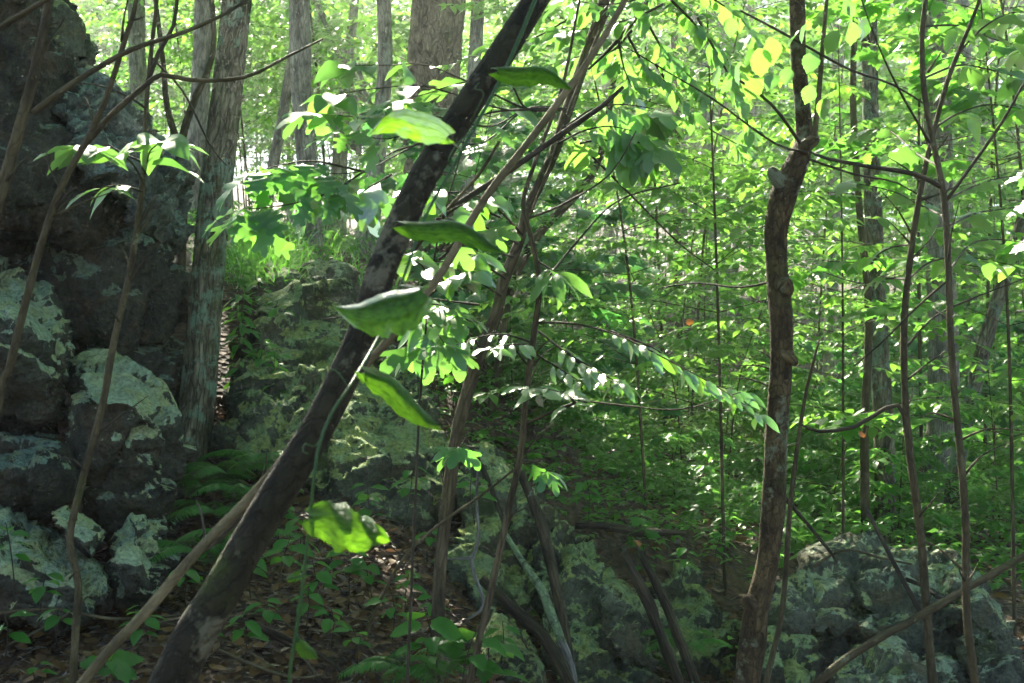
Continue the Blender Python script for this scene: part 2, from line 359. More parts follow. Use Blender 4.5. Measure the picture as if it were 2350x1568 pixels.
M['mossy'] = mat_bark('mossy_wood', (0.03, 0.035, 0.02), (0.12, 0.15, 0.085), (0.25, 0.32, 0.19), lichen=0.75, lcol=(0.26, 0.36, 0.18), scale=1.6, stretch=.7, bump=.9)
M['vine_stem'] = mat_leaf('vine_stem', (0.03, 0.085, 0.02), (0.045, 0.10, 0.025), (0.06, 0.16, 0.02), gloss=.02, tmix=.15)
M['rock_dark'] = mat_rock('rock_dark', (0.012, 0.013, 0.009), (0.045, 0.045, 0.031), (0.075, 0.050, 0.027), lichen=0.0, lcol=(0.13, 0.20, 0.16), lcol2=(0.16, 0.21, 0.13), moss=0.12, upbias=.6)
M['rock_lich'] = mat_rock('rock_lichen', (0.016, 0.017, 0.011), (0.065, 0.070, 0.050), (0.06, 0.046, 0.026), lichen=0.16, lcol=(0.32, 0.42, 0.27), lcol2=(0.36, 0.42, 0.20), moss=0.1, upbias=1.0)
M['rock_moss'] = mat_rock('rock_mossy', (0.018, 0.020, 0.012), (0.075, 0.086, 0.052), (0.075, 0.066, 0.03), lichen=0.16, lcol=(0.22, 0.31, 0.13), lcol2=(0.26, 0.32, 0.09), moss=0.42, upbias=.6)
M['rock_teal_skylit'] = mat_rock('rock_teal_skylit', (0.03, 0.036, 0.032), (0.12, 0.145, 0.125), (0.10, 0.09, 0.065), lichen=0.30, lcol=(0.22, 0.32, 0.26), lcol2=(0.24, 0.31, 0.22), moss=0.15, upbias=.3)  # teal lichen; base colour also lightened to paint in sky light on the crag
M['rock_pale'] = mat_rock('rock_pale', (0.028, 0.032, 0.021), (0.10, 0.112, 0.075), (0.12, 0.105, 0.055), lichen=0.12, lcol=(0.28, 0.36, 0.22), lcol2=(0.31, 0.37, 0.15), moss=0.32, upbias=.5)

# ------------------------------------------------------------------ ground
CTRL = [(-400, 1800, 4.2), (100, 1600, 4.5), (600, 1590, 4.5), (1150, 1700, 4.8), (1700, 1780, 5.0), (2300, 1760, 5.2), (2700, 1750, 5.2), (1300, 1640, 6.0), (1600, 1640, 6.2), (2000, 1640, 6.4), (1130, 1560, 5.9), (2350, 1600, 6.6),
        (-300, 1450, 5.8), (200, 1420, 5.7), (480, 1370, 5.9), (750, 1330, 5.7), (1000, 1450, 5.3), (900, 1200, 6.6),
        (560, 1030, 7.6), (460, 1090, 7.4), (-300, 1000, 7.8), (200, 900, 8.0), (700, 830, 8.6), (740, 660, 9.7), (640, 630, 10.5), (960, 650, 12.5),
        (1100, 1090, 8.6), (1250, 1290, 7.8), (1450, 1370, 7.8), (1600, 1370, 8.0), (1900, 1330, 8.6), (2300, 1330, 9.0), (2700, 1350, 9),
        (1500, 1170, 12), (1800, 1150, 12.5), (2100, 1150, 13), (2400, 1140, 13), (1250, 1000, 13), (2900, 1140, 13),
        (1500, 1020, 18), (2000, 1020, 19), (2500, 1010, 19), (1300, 830, 26), (1760, 810, 31), (2250, 850, 31), (2700, 850, 31),
        (950, 620, 24), (500, 590, 20), (300, 590, 18), (-200, 600, 18), (-600, 500, 22), (600, 520, 34), (0, 500, 34), (-600, 450, 34), (1500, 690, 55), (2300, 740, 55), (500, 500, 55), (3200, 800, 55)]
cx = [tuple(P(*c)) for c in CTRL]
cx += [(x, y, z) for x, y, z in ((-6, 0, .3), (0, 0, 0), (6, 0, 0), (-6, -8, 0), (0, -8, 0), (8, -8, 0), (-60, -8, 3), (60, -8, 0), (-60, 30, 9), (60, 30, 1.5), (-3, 2.6, .15), (0, 2.6, .1), (3, 2.6, .05),
                                 (-70, 70, 14), (0, 80, 8), (70, 70, 4), (-80, 140, 22), (0, 140, 18), (80, 140, 12))]
cx = np.array(cx)
def _tps(r2): return np.where(r2 > 1e-12, r2 * np.log(np.maximum(r2, 1e-12)) * .5, 0)
_S = 10.0
_c2 = cx[:, :2] / _S
_K = _tps(((_c2[:, None] - _c2[None]) ** 2).sum(-1)) + np.eye(len(_c2)) * 0.002
_Pm = np.hstack([np.ones((len(_c2), 1)), _c2])
_A = np.block([[_K, _Pm], [_Pm.T, np.zeros((3, 3))]])
_w = np.linalg.solve(_A, np.concatenate([cx[:, 2], np.zeros(3)]))
def gz(xy, rough=True):
    q = np.atleast_2d(np.asarray(xy, float))[:, :2]; out = np.zeros(len(q))
    for a in range(0, len(q), 20000):
        s = q[a:a + 20000] / _S
        out[a:a + 20000] = _tps(((s[:, None] - _c2[None]) ** 2).sum(-1)) @ _w[:-3] + _w[-3] + s @ _w[-2:]
    if rough:
        p3 = np.column_stack([q, np.zeros(len(q))])
        out = out + 0.05 * fbm(p3 * 0.9, 3, 3) + 0.018 * fbm(p3 * 4.0, 2, 5)
    return out
def gz1(x, y): return float(gz([(x, y)])[0])

nu, nv = 300, 420
u = np.linspace(-1, 1, nu); v = np.linspace(0, 1, nv)
gx = np.sign(u) * np.abs(u) ** 2.1 * 80; gy = -8 + 150 * v ** 2
GX, GY = np.meshgrid(gx, gy, indexing='ij')
pts = np.column_stack([GX.ravel(), GY.ravel()])
V = np.column_stack([pts, gz(pts)])
ii = (np.arange(nu - 1)[:, None] * nv + np.arange(nv - 1)[None]).ravel()
link('ground', mk_mesh('ground', V, [np.stack([ii, ii + nv, ii + nv + 1, ii + 1], 1)]), M['ground'])['kind'] = 'structure'

# ------------------------------------------------------------------ rocks
def rock(name, outline, thick, mat, label, seed, bulge=0.12, shrink=0.82, drop=0.0, voxel=0.035, amp=1.0, lean=0.0, group='lichen covered rocks of the outcrop', cat='boulder', extra=(), ledge=.35):
    """outline: corners of the face one sees (measured point and distance); the block goes back by thick"""
    fr = [P(*c) for c in outline]
    c = sum(fr, Vector()) / len(fr)
    fr = [c + (p - c) * max(.6, 1 - .055 * amp / max((p - c).length, .05)) for p in fr]   # room for the relief
    hull = list(fr); mx = sum(q[0] for q in outline) / len(outline); my = sum(q[1] for q in outline) / len(outline)
    for (a_, b2_, d_), p in zip(outline, fr):
        hull.append(P(mx + (a_ - mx) * shrink, my + (b2_ - my) * shrink, d_ + thick) + Vector((0, 0, drop)))
        hull.append(c + (p - c) * 0.62 + Vector((0, -bulge, lean)))
    hull += [P(*e) for e in extra]
    bm = bmesh.new()
    for p in hull: bm.verts.new(p)
    r = bmesh.ops.convex_hull(bm, input=bm.verts)
    bmesh.ops.delete(bm, geom=list({g for g in r['geom_interior'] + r['geom_unused'] if isinstance(g, bmesh.types.BMVert)}), context='VERTS')
    rr = random.Random(seed)
    size = max((p - c).length for p in fr)
    for k in range(34):                                   # knocked-off corners
        n = Vector((rr.gauss(0, .8), rr.uniform(-1.2, .1), rr.gauss(.15, .7))).normalized()
        far = max((v.co - c).dot(n) for v in bm.verts)
        g = bmesh.ops.bisect_plane(bm, geom=bm.verts[:] + bm.edges[:] + bm.faces[:], plane_co=c + n * far * (rr.uniform(.86, .95) if k < 7 else rr.uniform(.93, .985)), plane_no=n, clear_outer=True)
        ed = [e for e in g['geom_cut'] if isinstance(e, bmesh.types.BMEdge)]
        if ed: bmesh.ops.contextual_create(bm, geom=ed)
    me = bpy.data.meshes.new(name); bm.to_mesh(me); bm.free()
    o = bpy.data.objects.new('tmp', me); COL.objects.link(o)
    md = o.modifiers.new('r', 'REMESH'); md.mode = 'VOXEL'; md.voxel_size = voxel
    dg = bpy.context.evaluated_depsgraph_get(); m2 = bpy.data.meshes.new_from_object(o.evaluated_get(dg))
    bpy.data.objects.remove(o)
    n = len(m2.vertices); co = np.empty(n * 3, np.float32); m2.vertices.foreach_get('co', co); co = co.reshape(-1, 3).astype(float)
    no = np.empty(n * 3, np.float32); m2.vertex_normals.foreach_get('vector', no); no = no.reshape(-1, 3)
    sq = co * np.array((1, 1, 1.6)) + seed * 3.1
    wq = sq + np.stack([fbm(co * 2.2, 2, seed + 70 + k_) for k_ in range(3)], 1) * .09
    f1, e1 = facets(wq * 1.7, seed); f2, e2 = facets(wq * 3.9 + 9, seed + 40); f3, e3 = facets(wq * 9.0 + 3, seed + 80)
    d = 0.085 * f1 + 0.045 * f2 + 0.016 * f3 + 0.012 * fbm(co * 11 + seed, 3, seed + 2)
    for k_ in range(4):                                          # a few straight fractures
        nv = Vector((rr.gauss(0, 1), rr.gauss(0, .6), rr.gauss(0, .8))).normalized(); pl = (co - np.array(tuple(c))) @ np.array(nv) - rr.uniform(-.5, .5) * size + .03 * fbm(co * 3 + k_, 2, seed + k_)
        d -= .075 * np.exp(-(pl / .014) ** 2) - .05 * np.tanh(pl / .02) * rr.uniform(-.6, .6)
    zz = co[:, 2] * 2.6 + co[:, 0] * .5 + .55 * fbm(co * np.array((1.3, 1.3, 2.0)) + seed, 2, seed + 90); fz = zz - np.floor(zz)
    d += ledge * (0.075 * (fz ** 2.2) - .03)                    # bedding: each layer juts out at its top
    co = co + no * (d * amp)[:, None]
    org = Vector((c.x, c.y, float(co[:, 2].min())))
    co = co - np.array(org)
    m2.vertices.foreach_set('co', co.astype(np.float32).ravel())
    m2.polygons.foreach_set('use_smooth', np.ones(len(m2.polygons), bool)); m2.materials.clear(); m2.update()
    o = link(name, m2, M[mat], loc=org)
    return tag(o, label, cat, group)

G1 = 'rocks of the tall crag'
rock('crag', [(-300, -220, 6.2), (50, -170, 6.5), (85, 30, 6.9), (95, 150, 7.1), (140, 280, 7.2), (220, 390, 7.2), (290, 460, 7.3), (325, 500, 7.4), (325, 570, 7.5), (180, 590, 7.3), (0, 585, 7.1), (-300, 590, 6.9)], 2.6, 'rock_dark',
     'tall dark overhanging crag filling the upper corner behind thin saplings', 3, bulge=.0, voxel=.03, lean=.1, cat='rock', group=G1, drop=.3, ledge=1.0, amp=.8, extra=[(-300, 460, 5.9), (0, 470, 6.1), (150, 490, 6.5), (20, 300, 6.35)])
rock('crag', [(112, -30, 7.0), (140, 70, 7.1), (196, 150, 7.2), (232, 200, 7.2), (240, 270, 7.1), (190, 270, 6.9), (140, 170, 6.85), (110, 60, 6.9)], 1.6, 'rock_pale',
     'rounded grey green knob at the top of the crag', 4, bulge=.04, cat='rock', group=G1, voxel=.025, amp=.8)
rock('crag', [(105, 170, 6.75), (200, 178, 6.9), (290, 235, 7.0), (352, 305, 7.15), (352, 420, 6.95), (340, 550, 6.85), (295, 515, 6.65), (230, 410, 6.5), (155, 300, 6.45), (105, 235, 6.5)], 1.8, 'rock_teal_skylit',
     'lichened flank of the crag painted as lit teal by the sky with vertical cracks', 5, bulge=.05, cat='rock', group=G1, voxel=.025, ledge=.6)
rock('crag', [(300, 250, 8.0), (375, 330, 8.3), (400, 400, 8.4), (410, 500, 8.4), (405, 590, 8.2), (345, 590, 7.6), (330, 450, 7.5), (320, 340, 7.7)], 1.4, 'rock_teal_skylit',
     'greenish shoulder of the crag next to the oak', 6, bulge=.05, cat='rock', group=G1, voxel=.025, ledge=.6)
rock('boulder', [(-60, 540, 7.2), (60, 530, 7.2), (200, 525, 7.2), (330, 530, 7.3), (405, 565, 7.6), (432, 640, 7.8), (428, 740, 7.7), (390, 800, 7.4), (250, 790, 7.1), (120, 760, 7.0), (40, 700, 7.0)], 1.7, 'rock_dark',
     'brown block wedged under the overhanging crag beside the oak', 8, group=G1, bulge=.1)
rock('boulder', [(140, 770, 7.3), (300, 790, 7.3), (400, 790, 7.5), (425, 830, 7.7), (420, 1000, 7.6), (300, 980, 7.3), (150, 950, 7.2)], 1.2, 'rock_dark',
     'shadowed stone in the crevice behind the lichen capped boulders', 9, group=G1)
rock('boulder', [(-260, 540, 6.5), (0, 572, 6.6), (75, 630, 6.65), (162, 718, 6.6), (176, 790, 6.4), (170, 880, 6.2), (125, 990, 6.15), (-40, 1005, 6.1), (-260, 990, 6.0)], 0.9, 'rock_lich',
     'boulder with broad pale green lichen cap at the picture edge under the crag', 12, group=G1, bulge=0, drop=-.2, voxel=.021, amp=.8, extra=[(-260, 740, 5.5), (40, 770, 5.6), (120, 830, 5.75), (168, 850, 5.95)])
rock('boulder', [(178, 802, 6.5), (255, 798, 6.6), (345, 868, 6.6), (404, 938, 6.45), (398, 1040, 6.2), (390, 1150, 6.15), (350, 1265, 6.1), (250, 1245, 6.0), (195, 1130, 6.05), (176, 980, 6.15)], 0.8, 'rock_lich',
     'boulder with lichen top and dark front face beside the oak foot', 15, group=G1, bulge=0, drop=-.15, voxel=.021, amp=.8, extra=[(176, 905, 5.75), (255, 925, 5.72), (330, 935, 5.78), (400, 972, 5.95)])
rock('boulder', [(-260, 960, 5.9), (0, 968, 5.9), (150, 980, 5.95), (184, 1090, 5.9), (194, 1200, 5.85), (60, 1175, 5.8), (-260, 1165, 5.7)], 0.8, 'rock_dark',
     'reddish brown block with teal stains between the two lichen boulders', 18, group=G1, bulge=.0, amp=.7, voxel=.022, extra=[(-260, 1060, 5.5), (100, 1090, 5.55), (170, 1110, 5.65)])
rock('boulder', [(-260, 1150, 5.8), (0, 1165, 5.8), (100, 1160, 5.8), (165, 1215, 5.7), (252, 1325, 5.5), (275, 1402, 5.35), (120, 1405, 5.4), (-260, 1400, 5.4)], 0.7, 'rock_lich',
     'low sloping slab of grey rock above the litter', 21, group=G1, bulge=0, drop=-.1, voxel=.02, amp=.75, extra=[(-260, 1270, 5.1), (50, 1250, 5.15), (150, 1310, 5.1), (235, 1395, 5.08)])
rock('boulder', [(100, 1168, 5.3), (150, 1146, 5.5), (254, 1222, 5.42), (248, 1252, 5.2), (215, 1300, 5.15), (135, 1215, 5.12)], 0.4, 'rock_lich',
     'thin tilted stone with lichen edge lying on the sloping slab', 22, group=G1, bulge=.02, voxel=.018, amp=.35)
rock('boulder', [(235, 1265, 5.4), (298, 1152, 5.75), (378, 1170, 5.75), (400, 1272, 5.6), (365, 1352, 5.5), (338, 1400, 5.35), (262, 1405, 5.2)], 0.6, 'rock_lich',
     'wedge shaped boulder with mint lichen at the foot of the crag', 25, group=G1, bulge=0, voxel=.018, amp=.7, extra=[(245, 1300, 5.08), (310, 1310, 5.12), (345, 1385, 5.1), (320, 1220, 5.4)])

G2 = 'rocks of the middle slope'
rock('outcrop', [(520, 770, 8.35), (620, 700, 8.75), (760, 690, 8.95), (880, 770, 8.75), (1000, 920, 8.25), (1075, 1080, 7.45), (1050, 1230, 6.65), (900, 1250, 6.35), (700, 1180, 6.55), (540, 1110, 6.95)], 1.2, 'rock_moss',
     'great mossy rock bank rising behind the leaning stem', 29, group=G2, bulge=.0, voxel=.03, amp=1.2, cat='rock', ledge=1.0)
rock('boulder', [(660, 640, 9.4), (690, 605, 9.6), (750, 598, 9.7), (805, 620, 9.6), (830, 680, 9.4), (790, 740, 9.2), (700, 730, 9.1)], 0.9, 'rock_pale',
     'rounded sunlit boulder on the crest below the pale trunk', 30, group=G2, voxel=.03, amp=.8)
rock('boulder', [(555, 640, 9.2), (620, 622, 9.4), (680, 640, 9.4), (690, 720, 9.2), (640, 740, 9.0), (560, 720, 9.0)], 0.8, 'rock_pale',
     'small grass topped boulder on the crest beside the oak', 31, group=G2, voxel=.03, amp=.8)
rock('boulder', [(640, 750, 8.9), (700, 730, 9.0), (760, 742, 9.0), (772, 830, 8.8), (710, 880, 8.6), (650, 850, 8.6)], 0.7, 'rock_pale',
     'angular boulder below the rounded crest boulder', 33, group=G2, voxel=.03, amp=.8)
rock('boulder', [(560, 860, 8.2), (660, 830, 8.4), (780, 840, 8.4), (880, 880, 8.2), (960, 930, 8.0), (1010, 990, 7.8), (1020, 1070, 7.6), (960, 1120, 7.4), (820, 1110, 7.3), (690, 1060, 7.4), (590, 990, 7.6)], 1.2, 'rock_moss',
     'broad mossy slab with yellow green lichen behind the leaning stem', 36, group=G2, bulge=.1, voxel=.03)
rock('boulder', [(700, 1090, 7.1), (850, 1100, 7.1), (1000, 1090, 7.2), (1050, 1140, 7.1), (1000, 1210, 6.8), (860, 1210, 6.7), (740, 1180, 6.7)], 0.9, 'rock_moss',
     'dark mossy ledge below the broad lichen slab', 37, group=G2, bulge=.05, voxel=.03)
rock('boulder', [(1040, 1010, 7.4), (1100, 1000, 7.6), (1190, 1080, 7.4), (1260, 1160, 7.2), (1300, 1260, 6.9), (1290, 1400, 6.6), (1200, 1500, 6.3), (1060, 1440, 6.2), (1030, 1250, 6.5), (1030, 1110, 7.0)], 1.2, 'rock_moss',
     'large dark boulder under the leaning dead logs', 40, group=G2, bulge=.08, ledge=.6)
rock('boulder', [(1230, 1150, 7.0), (1290, 1190, 7.0), (1350, 1245, 6.95), (1420, 1320, 6.8), (1490, 1430, 6.6), (1515, 1540, 6.4), (1500, 1660, 6.2), (1300, 1660, 6.0), (1230, 1520, 6.1), (1210, 1320, 6.5)], 0.9, 'rock_moss',
     'great tilted mossy boulder between the green pole and the split logs', 44, group=G2, bulge=.10, voxel=.028, ledge=.5)
rock('boulder', [(1365, 1330, 6.5), (1420, 1370, 6.5), (1480, 1470, 6.3), (1490, 1560, 6.2), (1420, 1540, 6.1), (1370, 1440, 6.2)], 0.4, 'rock_pale',
     'lichen spotted flake on the flank of the great tilted boulder', 45, group=G2, bulge=.03, voxel=.02, amp=.7)
rock('boulder', [(525, 900, 7.9), (600, 870, 8.0), (680, 960, 7.7), (720, 1060, 7.3), (700, 1150, 7.0), (600, 1130, 7.0), (520, 1040, 7.3)], 0.9, 'rock_moss',
     'dark mossy hump right of the oak foot', 49, group=G2, bulge=.05, voxel=.03)
rock('boulder', [(535, 730, 8.9), (600, 725, 9.0), (660, 760, 8.9), (670, 850, 8.6), (600, 890, 8.3), (530, 860, 8.4)], 0.9, 'rock_moss',
     'dark weedy boulder between the oak and the angular boulder', 50, group=G2, bulge=.05, voxel=.03)
rock('boulder', [(760, 760, 9.0), (850, 770, 9.2), (930, 830, 9.0), (980, 920, 8.6), (900, 900, 8.3), (780, 850, 8.6)], 0.9, 'rock_moss',
     'mossy boulder above the broad slab behind the leaning stem', 51, group=G2, bulge=.05, voxel=.03)
rock('boulder', [(1040, 1440, 5.9), (1110, 1400, 6.1), (1200, 1440, 6.0), (1260, 1530, 5.9), (1280, 1640, 5.7), (1060, 1640, 5.5)], 0.7, 'rock_moss',
     'low mossy boulder at the bottom behind the thin sapling foot', 46, group=G2, bulge=.05, voxel=.028)
rock('boulder', [(1480, 1310, 7.4), (1560, 1300, 7.6), (1640, 1370, 7.4), (1700, 1450, 7.2), (1720, 1620, 6.8), (1530, 1620, 6.6), (1490, 1470, 6.9)], 1.0, 'rock_moss',
     'shadowed lichen boulder behind the knotty trunk', 48, group=G2, bulge=.06)
G3 = 'blocks of the low outcrop'
rock('outcrop', [(1750, 1350, 7.0), (1880, 1288, 7.1), (2000, 1276, 7.1), (2190, 1290, 7.1), (2262, 1345, 7.0), (2318, 1480, 6.7), (2352, 1660, 6.3), (1700, 1660, 6.2), (1720, 1450, 6.6)], 1.0, 'rock_pale',
     'low bedded outcrop of grey green rock behind the slender stems', 53, group=G3, bulge=.05, voxel=.026, amp=.9, ledge=1.3, cat='rock')
rock('boulder', [(1755, 1340, 6.6), (1830, 1300, 6.8), (1900, 1275, 6.9), (1975, 1272, 6.9), (2000, 1360, 6.7), (1990, 1450, 6.5), (1880, 1470, 6.3), (1770, 1450, 6.3)], 0.9, 'rock_pale',
     'lichen spotted block of the low outcrop next to the knotty trunk', 52, group=G3, bulge=.08, voxel=.024, amp=.75, ledge=1.0)
rock('boulder', [(1960, 1275, 6.85), (2060, 1285, 6.9), (2105, 1330, 6.8), (2110, 1420, 6.6), (2080, 1480, 6.4), (1970, 1470, 6.35), (1955, 1370, 6.6)], 0.9, 'rock_pale',
     'middle top block of the low outcrop with mint lichen rosettes', 55, group=G3, bulge=.07, voxel=.024, amp=.75, ledge=1.0)
rock('boulder', [(2095, 1310, 6.8), (2170, 1290, 6.9), (2240, 1330, 6.8), (2265, 1400, 6.7), (2250, 1480, 6.5), (2110, 1480, 6.4), (2090, 1400, 6.5)], 0.9, 'rock_pale',
     'top block of the low outcrop behind the two thin stems', 57, group=G3, bulge=.07, voxel=.024, amp=.75, ledge=1.0)
rock('boulder', [(2230, 1340, 6.5), (2275, 1380, 6.6), (2315, 1470, 6.4), (2350, 1620, 6.1), (2240, 1620, 5.9), (2215, 1480, 6.1)], 0.8, 'rock_pale',
     'steep pale end block of the low outcrop', 59, group=G3, bulge=.05, voxel=.024, amp=.75, ledge=1.0)
rock('boulder', [(1740, 1460, 6.1), (1860, 1465, 6.15), (1890, 1500, 6.1), (1880, 1640, 5.7), (1720, 1640, 5.7)], 0.7, 'rock_moss',
     'lower block of the outcrop touching the knotty trunk foot', 61, group=G3, bulge=.05, voxel=.024, amp=.75, ledge=1.0)
rock('boulder', [(1890, 1510, 5.9), (1980, 1490, 6.0), (2070, 1500, 6.0), (2090, 1640, 5.6), (1900, 1640, 5.6)], 0.7, 'rock_pale',
     'lower grey block of the outcrop crossed by the slanting pole', 63, group=G3, bulge=.05, voxel=.024, amp=.75, ledge=1.0)
rock('boulder', [(2085, 1505, 6.0), (2160, 1500, 6.0), (2225, 1530, 5.95), (2240, 1640, 5.6), (2090, 1640, 5.6)], 0.7, 'rock_pale',
     'lower dark block of the outcrop between the thin stems', 65, group=G3, bulge=.05, voxel=.024, amp=.75, ledge=1.0)

# ------------------------------------------------------------------ leaves
def fold(V, fold_=.25, droop=.25, wave=0.0, ph=0.0):
    V = np.array(V, float); x, y = V[:, 0], V[:, 1]
    V[:, 2] += fold_ * np.abs(x) - droop * y * y + wave * np.sin(y * 9 + ph) * x * 1.5
    return V
def oval_leaf(w=.24, st=5, peak=.42, teeth=0, tip=1.0):
    """strip leaf: midrib and two margins"""
    V, Fq, Ft = [(0, 0, 0)], [], []
    ts = np.linspace(0, 1, st + 2)[1:-1]
    for k, t in enumerate(ts):
        ww = w * (math.sin(math.pi * t ** (math.log(.5) / math.log(peak)))) ** .8 * (1 + (.10 if teeth and k % 2 else 0))
        V += [(0, t, 0), (-ww, t + .03 * (k % 2), 0), (ww, t + .03 * (k % 2), 0)]
    V.append((0, tip, 0)); e = len(V) - 1
    Ft += [(0, 1, 2), (0, 3, 1)]
    for k in range(st - 1):
        a = 1 + 3 * k; b = a + 3
        Fq += [(a, b, b + 1, a + 1), (a, a + 2, b + 2, b)]
    a = 1 + 3 * (st - 1); Ft += [(a, e, a + 1), (a, a + 2, e)]
    return np.array(V, float), [np.array(Fq, int).reshape(-1, 4), np.array(Ft, int)]
def outline_leaf(half):
    """half outline (x,y) from base to tip, mirrored, filled"""
    from mathutils.geometry import tessellate_polygon
    pts = [(x, y, 0) for x, y in half] + [(-x, y, 0) for x, y in half[-2:0:-1]]
    tri = tessellate_polygon([[Vector(p) for p in pts]])
    return np.array(pts, float), [np.array(tri, int)]
OAK = [(0, 0), (.03, .1), (.09, .2), (.25, .27), (.26, .35), (.12, .38), (.14, .46), (.34, .56), (.33, .65), (.15, .63), (.16, .72), (.27, .84), (.2, .92), (.08, .87), (.06, .98), (0, 1.02)]
SASS = [(0, 0), (.06, .12), (.14, .26), (.27, .42), (.42, .60), (.44, .72), (.36, .73), (.25, .62), (.15, .55), (.19, .72), (.2, .86), (.11, .98), (0, 1.03)]
MAPLE = [(0, 0), (.10, -.04), (.30, -.06), (.27, .06), (.52, .18), (.40, .26), (.58, .46), (.36, .44), (.30, .52), (.40, .74), (.22, .66), (.18, .80), (.08, .84), (0, 1.0)]
FLIP = lambda F_: F_
def leaf_kind(kind, k):
    ph = k * 1.7
    if kind == 'oak': V, f = outline_leaf(OAK); V = fold(V, .18, .22 + .12 * k, .05, ph)
    elif kind == 'sass': V, f = outline_leaf(SASS); V = fold(V, .15, .2 + .14 * k, .04, ph)
    elif kind == 'maple': V, f = outline_leaf(MAPLE); V = fold(V, .1, .15 + .12 * k, .03, ph)
    elif kind == 'long': V, f = oval_leaf(.17, 7, .5); V = fold(V, .3, .22 + .15 * k, .10, ph)
    elif kind == 'round': V, f = oval_leaf(.40, 11, .45, teeth=1, tip=1.06); V = fold(V, .16, .1 + .1 * k, .06, ph)
    elif kind == 'pinna': V, f = oval_leaf(.085, 4, .35); V = fold(V, .2, .3)
    elif kind == 'small': V, f = oval_leaf(.27, 5, .45); V = fold(V, .25, .2 + .1 * k, .05, ph)
    else: V, f = oval_leaf(.28, 7, .42); V = fold(V, .25, .2 + .12 * k, .08, ph)
    return V, f
LEAF = {}
def leaf_mesh(kind, k, mat):
    key = (kind, k, mat)
    if key not in LEAF:
        V, f = leaf_kind(kind, k)
        LEAF[key] = mk_mesh('leaf_' + kind, V, f); LEAF[key].materials.append(M[mat])
    return LEAF[key]

def leaf_cloud(pos, dr, up, size, kind='tiny', rnd=None):
    """many leaves as one mesh: positions, tip directions, upward normals, sizes"""
    if kind == 'tiny':
        T = np.array([(0, 0, 0), (-.27, .40, .06), (.27, .40, .06), (0, .45, -.02), (0, 1.0, -.16)], float)
        fs = [np.array([(0, 3, 1), (0, 2, 3), (3, 4, 1), (3, 2, 4)])]
    elif kind == 'mid':
        V, fs = oval_leaf(.27, 3, .42); T = fold(V, .2, .2)
    else:
        T, fs = leaf_kind(kind, 1)
    n, k = len(pos), len(T)
    dr = dr / (np.linalg.norm(dr, axis=1)[:, None] + 1e-9)
    side = np.cross(dr, up); side /= np.linalg.norm(side, axis=1)[:, None] + 1e-9
    nr = np.cross(side, dr)
    V = pos[:, None, :] + size[:, None, None] * (T[None, :, 0, None] * side[:, None] + T[None, :, 1, None] * dr[:, None] + T[None, :, 2, None] * nr[:, None])
    off = (np.arange(n) * k)[:, None, None]
    F_ = [(f[None] + off).reshape(-1, f.shape[1]) for f in fs]
    if rnd is None: rnd = RNG.random(n)
    return V.reshape(-1, 3), F_, np.repeat(rnd, k)

# ------------------------------------------------------------------ light gaps: lines towards the sun along which the canopy is open
GAPS = [((850, 460, 4.8), .6), ((1020, 560, 4.1), .75), ((1150, 800, 4.4), .9), ((1330, 900, 4.8), .6), ((1600, 880, 4.8), .45), ((370, 360, 4.0), .3), ((940, 290, 2.2), .13), ((870, 1240, 2.0), .09),
        ((1400, 320, 5.2), .5), ((1790, 150, 4.6), .7), ((1745, 1100, 4.6), .28), ((2205, 1150, 4.0), .35), ((740, 620, 9.5), .9), ((1940, 630, 8.0), .6), ((960, 950, 2.1), .06), ((690, 350, 12), .8), ((2230, 380, 7), 1.0),
        ((1700, 850, 22), 2.0), ((2100, 300, 14), 2.0), ((1300, 60, 14), 2.0), ((1450, 1120, 11), 1.5), ((1500, 1000, 13), 2.2), ((1900, 950, 14), 2.2), ((1400, 850, 18), 2.5), ((2250, 950, 13), 2.0), ((1650, 650, 17), 2.5)]
_GP = np.array([tuple(P(*g[0])) for g in GAPS]); _GR = np.array([g[1] for g in GAPS]); _TS = np.array(TO_SUN)
def in_gap(p):
    m = np.zeros(len(p), bool)
    for g, r in zip(_GP, _GR):
        d = p - g; s = d @ _TS
        m |= (s > 1.5) & (np.linalg.norm(d - s[:, None] * _TS, axis=1) < r)
    return m

# ------------------------------------------------------------------ trees
def path3(path):
    """[(px,py,d,width in picture units)] -> rows x,y,z,r"""
    return [(*P(a, b, d), w * d / F / 2) for a, b, d, w in path]
def stem_mesh(name, rows, base, **kw):
    rows = [(x - base[0], y - base[1], z - base[2], r) for x, y, z, r in rows]
    V, f, b = tube(rows, **kw)
    return mk_mesh(name, V, f, vattr=b)
def to_ground(path, sink=0.12, flare=1.35):
    """prolong a measured stem down to the ground"""
    rows = path3(path); (x, y, z, r), (x2, y2, z2, _r) = rows[0], rows[1]
    g = gz1(x, y)
    if z > g + 0.05:
        k = (z - g + sink) / max(z2 - z, .05); k = min(k, 6)
        rows.insert(0, (x - (x2 - x) * k * .8, y - (y2 - y) * k * .5, g - sink, r * flare))
    return rows
def tree(name, label, path, mat, cat='tree', group=None, sides=12, step=.1, ground=True, ws=.88, trunk_name='trunk', **kw):
    path = [(a, b, d, w * ws) for a, b, d, w in path]
    rows = to_ground(path) if ground else path3(path)
    base = Vector(rows[0][:3])
    t = thing(name, base, label, cat, group)
    link(trunk_name, stem_mesh(trunk_name, rows, base, sides=sides, step=step, **kw), M[mat], t)
    return t
def branch(t, path, mat='twig', name='branch', sides=7, step=.05, seed=None, rows=None, **kw):
    rows = rows or path3(path)
    return link(name, stem_mesh(name, rows, t.location, sides=sides, step=step, seed=seed if seed is not None else random.randint(0, 99), **kw), M[mat], t)

